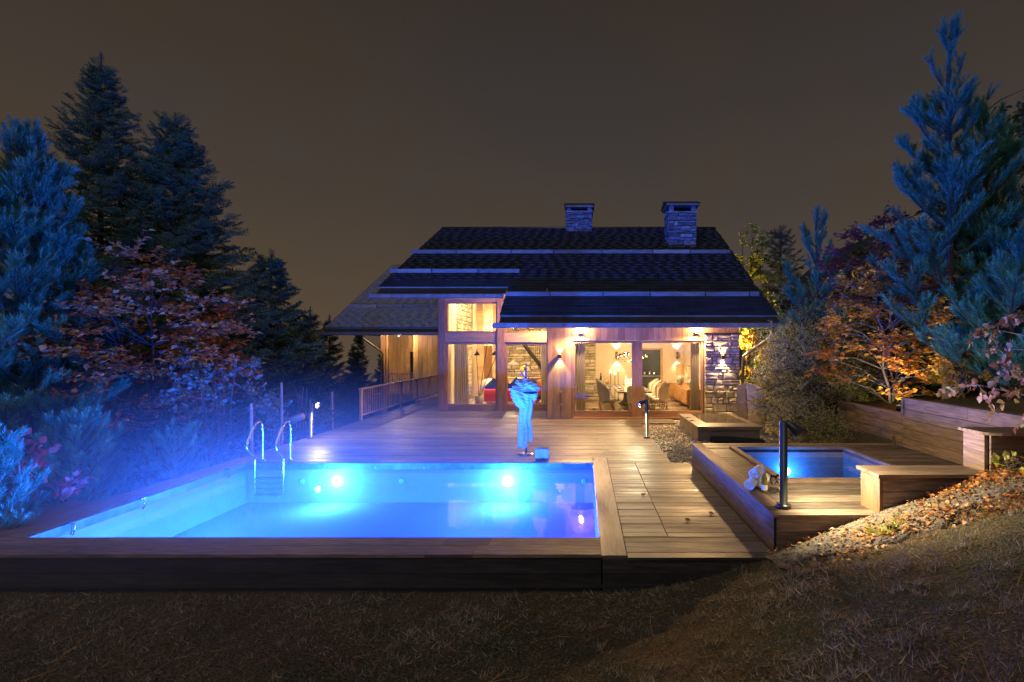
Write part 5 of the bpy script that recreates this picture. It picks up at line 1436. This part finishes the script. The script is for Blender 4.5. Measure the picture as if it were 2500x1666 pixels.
leafy('red_shrub', -8.0, 6.9, 'shrub with crimson leaves behind the turquoise young pine', 'red_leaf', 2.2, .75, 420, .12, 14, None, 'shrub', 3, False, 'oval', low=.5, droop=.4, limb='bark_pale', thin=.02)
for i, (x, y, top, rad) in enumerate(((-15.2,22,5.7,2.2),(-13.6,24,4.2,2.0),(-16.6,26,4.6,2.4))):
    spruce('spruce', x, y, top, rad, ['slender dark spruce just right of the big spruces','small dark conifer, lowest beside the slender spruce','dark conifer half hidden behind the slender spruce'][i], 20+i, 'far_needle', .6, .36, .5)
# distant wood, each tree on its own
far_protos = []
spots = [(-23.2,40,4.6,2.4),(-21.6,41,4.9,2.4),(-25.5,44,3.9,2.6),(-19.6,42,3.6,2.5),(-18.2,45,3.4,2.6),(-27.5,46,4.2,2.8),(-16.5,40,2.7,2.2),(-17.2,36,2.2,2.2),(-20.5,37,2.6,2.2),(-22.6,36,2.0,2.2),(-24.8,38,2.6,2.3),(-14.6,38,2.6,2.2),(-29.5,44,4.0,2.6),(-15.5,44,4.0,2.6)]
places = ['left of the two pointed distant conifers','right of the two pointed distant conifers','distant conifer left of the pointed pair','distant conifer right of the pointed pair','hazy distant conifer nearest the wing roof','far left distant conifer','low distant conifer under the wing eave','low dark conifer in front of the wing downpipe','low dark conifer below the pointed pair','low dark conifer left of the tallest stake','low dark conifer above the left lamp','low conifer hidden beside the wing posts','distant conifer behind the leafy shrub','distant conifer rising behind the wing eave']
src = None
for i, (x, y, top, rad) in enumerate(spots):
    if i < 3: tt, _ = spruce('distant_conifer', x, y, top, rad, places[i], 40+i, 'far_needle', .9, .6, .7, zb=-7.5, group='distant wood', cat='conifer'); far_protos.append((tt, top+7.5))
    else:
        s0, h0 = far_protos[i % 3]; c = copy_tree(s0, None, (x, y, -7.5), i*1.3, places[i]); k = (top+7.5)/h0; c.scale = (k*.95, k*.95, k)

# ---------------------------------------------------------------- right side
_, cnt['pineR'] = pine('tall_pine', 7.55, 10.0, 8.3, lambda f: (2.2*(1-f)**.75+.22) if f > .25 else 1.7, 'tallest pine on the right with a bare blue lit leader', seed=21, start=.18, whorl=.5, shoot=.26, sparse_top=.8, nb=(3,5), dens=1.1)
pine('dense_pine', 8.55, 10.3, 7.1, lambda f: 1.25*(1-f)**.5+.15, 'dense dark pine at the right edge beside the tallest pine', seed=23, start=.1, whorl=.34, shoot=.3, nb=(4,6), up=1.4)
pine('small_pine', 6.35, 13.2, 5.75, lambda f: 1.15*(1-f)**.5+.12, 'smaller blue tinted pine between the roof edge and the orange beech', seed=25, start=.35, whorl=.5, shoot=.28, nb=(3,4), dens=.8)
pine('spreading_pine', 7.6, 8.6, 3.6, lambda f: 1.45*(1-f)**.5+.1, 'green spreading pine above the retaining wall', seed=27, start=.12, whorl=.34, shoot=.24, nb=(4,6))
leafy('orange_beech', 6.95, 10.9, 'orange and yellow layered beech behind the retaining wall', 'beech_leaf', 3.3, 1.5, 6500, .105, 31, None, 'tree', 2, True, 'oval', low=.04, gap=.5, thin=.03, limb='bark_pale')
leafy('purple_beech', 7.1, 11.7, 'dusky red young tree rising above the orange beech', 'wine_leaf', 4.7, 1.35, 2600, .11, 32, None, 'tree', 2, True, 'oval', low=.5, gap=.3, thin=.03)
leafy('willow_bush', 6.05, 12.7, 'big grey green willowy bush at the corner of the house', 'willow_leaf', 3.25, 1.5, 32000, .13, 33, 0.0, 'bush', 14, False, 'dome', proto=SLIM, low=.06, gap=.2, thin=.016, upright=.9, cl_n=320, ecc=(.95,.8))
leafy('feathery_shrub', 5.0, 10.9, 'fine leaved green shrub spilling over the gravel by the retaining wall', 'willow_leaf', 1.1, .8, 7000, .07, 34, 0.0, 'shrub', 8, False, 'dome', proto=SLIM, low=.05, gap=.2, thin=.01, cl_n=120)
leafy('yellow_shrub', 7.0, 9.0, 'small yellow leaved shrub on top of the retaining wall', 'amber_leaf', .85, .55, 420, .075, 35, None, 'shrub', 9, False, 'oval', low=.35, thin=.012, limb='bark_pale')
leafy('lime_climber', 6.75, 19.5, 'lime green lit climber rising past the roof edge', 'lime_leaf', 7.3, .8, 4200, .1, 36, 0.0, 'climber', 2, False, 'oval', low=.3, thin=.03)
leafy('golden_shrub', 6.2, 17.0, 'golden and green shrub lit behind the downpipe', 'amber_leaf', 3.3, .75, 2600, .1, 37, 0.0, 'shrub', 4, False, 'oval', low=.1, thin=.02)
leafy('green_shrub', 5.75, 16.6, 'bright green shrub squeezed beside the stone pillar', 'lime_leaf', 2.3, .5, 1500, .08, 38, 0.0, 'shrub', 4, False, 'oval', low=.1, thin=.02)
leafy('amber_vine', 7.3, 14.6, 'thin amber vine hanging over the dark cypress', 'amber_leaf', 4.2, .55, 420, .08, 39, 0.0, 'vine', 2, False, 'oval', low=.7, droop=.6, thin=.015)
spruce('cypress', 7.7, 19.0, 7.0, 1.15, 'dark columnar cypress behind the house corner', 41, 'far_needle', .5, .36, .4, zb=0.2, power=.35, cat='cypress')
for i, (x, y, h_, rd) in enumerate(((9.2,15,5.2,2.0),(11.5,17,6.4,2.4),(8.6,12.6,3.6,1.5),(10.2,9.4,4.6,1.5))):
    leafy('background_shrub', x, y, ['tall dark shrub behind the small pine','dark tree mass below the neighbouring chalet','dark shrub filling the gap behind the beech','dark shrub at the right edge behind the pines'][i], 'dark_leaf', h_, rd, 3200, .17, 50+i, None, 'shrub', 4, False, 'dome', low=.03)
leafy('birch', 13.6, 15.4, 'tall pale twigged deciduous tree at the upper right edge', 'green_leaf', 8.8, 2.0, 4200, .16, 56, None, 'tree', 2, False, 'oval', low=.2, gap=.3, thin=.06)
# leafy branches hanging in from the right, close by
leafy('overhanging_shrub', 4.75, 4.62, 'dusky pink leaved branches reaching in at the right edge', 'dusky_leaf', 2.0, .9, 900, .07, 58, None, 'shrub', 4, False, 'oval', low=.25, gap=.5, droop=.45, thin=.014, limb='bark_pale', cl_n=26)
leafy('lime_seedling', 4.5, 5.05, 'small bright green plant at the foot of the end wall', 'lime_leaf', .3, .25, 60, .09, 59, None, 'plant', 4, False, 'dome', low=.2, thin=.006)
leafy('straw_tuft', 3.0, 4.72, 'small tuft of pale grass on the bare earth bank', 'lime_leaf', .2, .12, 160, .12, 60, None, 'grass tuft', 5, False, 'dome', proto=SLIM, low=.05, thin=.004)

# neighbouring chalet up the hill
nb_ = thing('neighbour_chalet', (17.6, 30, 2.5), 'wooden gabled chalet up the hill half hidden by the right trees', 'house')
MB().prism([(15.0,30,2),(22.5,30,2),(22.5,30,6.2),(18.75,30,9.2),(15.0,30,6.2)], (0,7,0)).build('wall', 'cladding_z', nb_)
MB().prism([(13.7,28.8,5.2),(18.75,28.8,9.6),(18.75,28.8,9.35),(13.85,28.8,5.0)], (0,8.5,0)).build('roof_slope', 'shingle', nb_)
MB().prism([(18.752,28.8,9.6),(23.8,28.8,5.2),(23.6,28.8,5.0),(18.752,28.8,9.35)], (0,8.5,0)).build('roof_slope', 'shingle', nb_)
for x in (16.2, 18.3, 20.4):
    w_ = empty_part('window', nb_, (x, 29.95, 4)); MB().box(x,x+1.0,29.95,30.0,3.6,5.0).build('frame', 'render_cream', w_); MB().box(x+.08,x+.92,29.93,29.95,3.68,4.92).build('pane', 'glazing_dark', w_)
lamp('gable_light', 'POINT', (17.4, 29.2, 6.6), 14, WARM, nb_, .1)
MB().lathe([(0,0),(.1,0),(.1,.15),(0,.15)], (17.4,29.25,6.7), 10).build('lantern', 'black_metal', nb_, True)
# garden light behind the house corner: it gilds the climber and the shrubs
gl = thing('garden_spotlight', (6.1, 15.9, 0), 'garden spotlight hidden among the shrubs behind the stone pillar', 'garden light')
MB().lathe([(0,0),(.05,0),(.06,.12),(.05,.14)], (6.05,16.1,.02), 14).build('housing', 'black_metal', gl, True)
MB().lathe([(0,.12),(.05,.12)], (6.05,16.1,.0), 14).build('bulb', 'bulb_warm', gl, True)
lamp('garden_beam', 'POINT', (6.05, 16.1, .3), 25, (1,.8,.4), gl, .06)
wl = thing('wall_lantern', (5.02, 17.4, 2.5), 'lantern on the side wall of the chalet facing the climber', 'wall light')
MB().bbox(5.0, 5.12, 17.33, 17.47, 2.4, 2.62, .02).build('housing', 'black_metal', wl)
MB().box(5.122, 5.126, 17.35, 17.45, 2.43, 2.59).build('bulb', 'bulb_warm', wl)
lamp('lantern_light', 'POINT', (5.25, 17.4, 2.5), 170, (1,.8,.4), wl, .06)

g2 = thing('garden_spotlight', (6.4, 9.75, 1.1), 'garden spotlight tucked behind the lower retaining wall under the orange beech', 'garden light')
gz_ = float(ground_z(6.35, 9.75))
MB().lathe([(0,0),(.05,0),(.06,.1),(.05,.12)], (6.35,9.75,gz_), 14).build('housing', 'black_metal', g2, True)
MB().lathe([(0,.1),(.05,.1)], (6.35,9.75,gz_), 14).build('bulb', 'bulb_warm', g2, True)
lamp('garden_beam', 'SPOT', (6.33,9.72,gz_+.16), 30, (1,.78,.42), g2, .05, (.35,.45,.8), 140, .5)

# ---------------------------------------------------------------- grass, straw, leaf litter
def in_soil(X, Y):
    u = (X-1.95)/4.8; near = 4.62-.22*np.sin(u*3.0); return (X > 1.9) & (Y > near)
def clear_of(X, Y): return ~((X > -9.0) & (X < 2.1) & (Y > 5.24)) & ~((X > 2.05) & (Y > 5.3))
n = 250000
Y = .9+4.9*rng.random(n)**.8; X = (rng.random(n)-.5)*2*(1.35*Y+1.0)*.9 - .15*Y
ok = clear_of(X, Y) & (X > -9.5) & (X < 7.2) & (~in_soil(X, Y) | (rng.random(n) < .035))
X, Y = X[ok], Y[ok]
patch = np.sin(X*2.1+1.3*np.sin(Y*1.7))*np.sin(Y*2.6+.9*np.sin(X*1.9))
keep = rng.random(len(X)) < np.clip(.72+.45*patch, .12, 1); X, Y, patch = X[keep], Y[keep], patch[keep]
Z = ground_z(X, Y)-.004
az = rng.uniform(0, 6.28, len(X)); el = np.clip(rng.normal(.5, .35, len(X)), .05, 1.4)
Dr = np.stack([np.cos(az)*np.cos(el), np.sin(az)*np.cos(el), np.sin(el)], 1)
blade = (np.array([(-.07,0,0),(.07,0,0),(0,-.1,1.0)]), np.array([(0,1,2)]))
S = np.clip(rng.gamma(4, .0068, len(X)), .01, .07)*(1+.45*patch)
V, F = replicate(blade[0], blade[1], np.stack([X,Y,Z],1), frames(Dr, rng.uniform(0,6.28,len(X))), S)
nt_ = 520; ty = 1.4+3.85*rng.random(nt_); tx = (rng.random(nt_)-.5)*2*1.3*ty-.15*ty; ok = clear_of(tx, ty) & ~in_soil(tx, ty); tx, ty = tx[ok], ty[ok]
tx = np.repeat(tx, 34)+rng.normal(0,.03,34*len(tx)); ty = np.repeat(ty, 34)+rng.normal(0,.03,len(tx)); ok = clear_of(tx, ty); tx, ty = tx[ok], ty[ok]
az = rng.uniform(0,6.28,len(tx)); el = rng.normal(.95,.3,len(tx)); D2_ = np.stack([np.cos(az)*np.cos(el), np.sin(az)*np.cos(el), np.sin(el)],1)
V2, F2 = replicate(blade[0]*np.array([.6,1,1]), blade[1], np.stack([tx,ty,ground_z(tx,ty)],1), frames(D2_, rng.uniform(0,6.28,len(tx))), rng.uniform(.03,.085,len(tx)))
V = np.concatenate([V, V2]); F = np.concatenate([F, F2+len(V)-len(V2)])
o = np_mesh('grass', V, F, 'grass_blade'); tag(o, 'short matted dry grass on the bank in front of the pool', 'grass', None, 'stuff')
n = 2200
Y = 1.5+3.8*rng.random(n); X = (rng.random(n)-.5)*2*1.3*Y-.15*Y; ok = clear_of(X, Y); X, Y = X[ok], Y[ok]; Z = ground_z(X, Y)+.012
az = rng.normal(.6, .7, len(X)); el = rng.normal(.18,.15,len(X))
Dr = np.stack([np.cos(az)*np.cos(el), np.sin(az)*np.cos(el), np.sin(el)], 1); S = rng.uniform(.08,.3,len(X))
straw = (np.array([(-.009,0,0),(.009,0,0),(.0,-.06,1.0)]), np.array([(0,1,2)]))
V, F = replicate(straw[0], straw[1], np.stack([X,Y,Z],1), frames(Dr, rng.uniform(0,6.28,len(X))), S)
o = np_mesh('straw', V, F, 'litter'); tag(o, 'loose pale straw stalks lying over the dry grass', 'straw', None, 'stuff')
# clods on the bare bank
n = 6500; X = 2.0+4.7*rng.random(n); u = (X-1.95)/4.8; near = 4.58-.22*np.sin(u*3); Y = near+(5.34-near)*rng.random(n)
V, F = replicate(ico_v, ico_f, np.stack([X,Y,ground_z(X,Y)+.02],1), rand_rot(n), rng.gamma(1.6,.0035,n)+.003)
o = np_mesh('earth_clods', V, F, 'soil'); tag(o, 'crumbled earth and pebbles on the bare bank', 'earth', None, 'stuff')
n = 8000; X = 1.9+4.7*rng.random(n)**.8; u = (X-1.95)/4.8; near = 4.35-.3*np.sin(u*3); Y = near+(5.33-near)*rng.random(n)
dn = np.sin(X*3.3+.7)*np.sin(Y*7+X)+ (X-2.6)*.55
ok = rng.random(n) < np.clip(.18+.5*dn, .03, 1); X, Y = X[ok], Y[ok]
az = rng.uniform(0,6.28,len(X)); el = rng.normal(.15,.3,len(X)); Dr = np.stack([np.cos(az)*np.cos(el), np.sin(az)*np.cos(el), np.sin(el)],1)
V, F = replicate(LEAF[0], LEAF[1], np.stack([X,Y,ground_z(X,Y)+.035],1), frames(Dr, rng.normal(0,.5,len(X))), rng.uniform(.025,.055,len(X)))
o = np_mesh('leaf_litter', V, F, 'litter'); tag(o, 'orange fallen leaves scattered over the earth bank', 'leaves', None, 'stuff')
print('shoots', cnt, 'tris', sum(len(m.polygons) for m in bpy.data.meshes))
# steam drifting off the warm pool: a soft cloud, thickest over the far left corner
m, t, o = newmat('steam_air'); pv_ = N(t, 'ShaderNodeVolumePrincipled')
pv_.inputs['Color'].default_value = (.95, .97, 1.0, 1); pv_.inputs['Anisotropy'].default_value = .1
tcs = N(t, 'ShaderNodeTexCoord'); gr = N(t, 'ShaderNodeTexGradient', gradient_type='QUADRATIC_SPHERE')
t.links.new(tcs.outputs['Object'], gr.inputs[0])
mu = N(t, 'ShaderNodeMath', operation='MULTIPLY'); mu.inputs[1].default_value = .05
t.links.new(gr.outputs['Fac'], mu.inputs[0]); t.links.new(mu.outputs[0], pv_.inputs['Density'])
t.links.new(pv_.outputs[0], o.inputs['Volume']); MATS['steam_air'] = m
def puff(u, v):
    a = 2*math.pi*u; b = math.pi*(v-.5)
    return (math.cos(b)*math.cos(a), math.cos(b)*math.sin(a), math.sin(b))
st_ = MB().grid(puff, 36, 22, True).build('steam', 'steam_air', None, True); tag(st_, 'blue lit steam drifting over the pool and its far left corner', 'steam', None, 'stuff')
st_.location = (-5.0, 7.2, .2); st_.scale = (6.8, 5.9, 2.1)
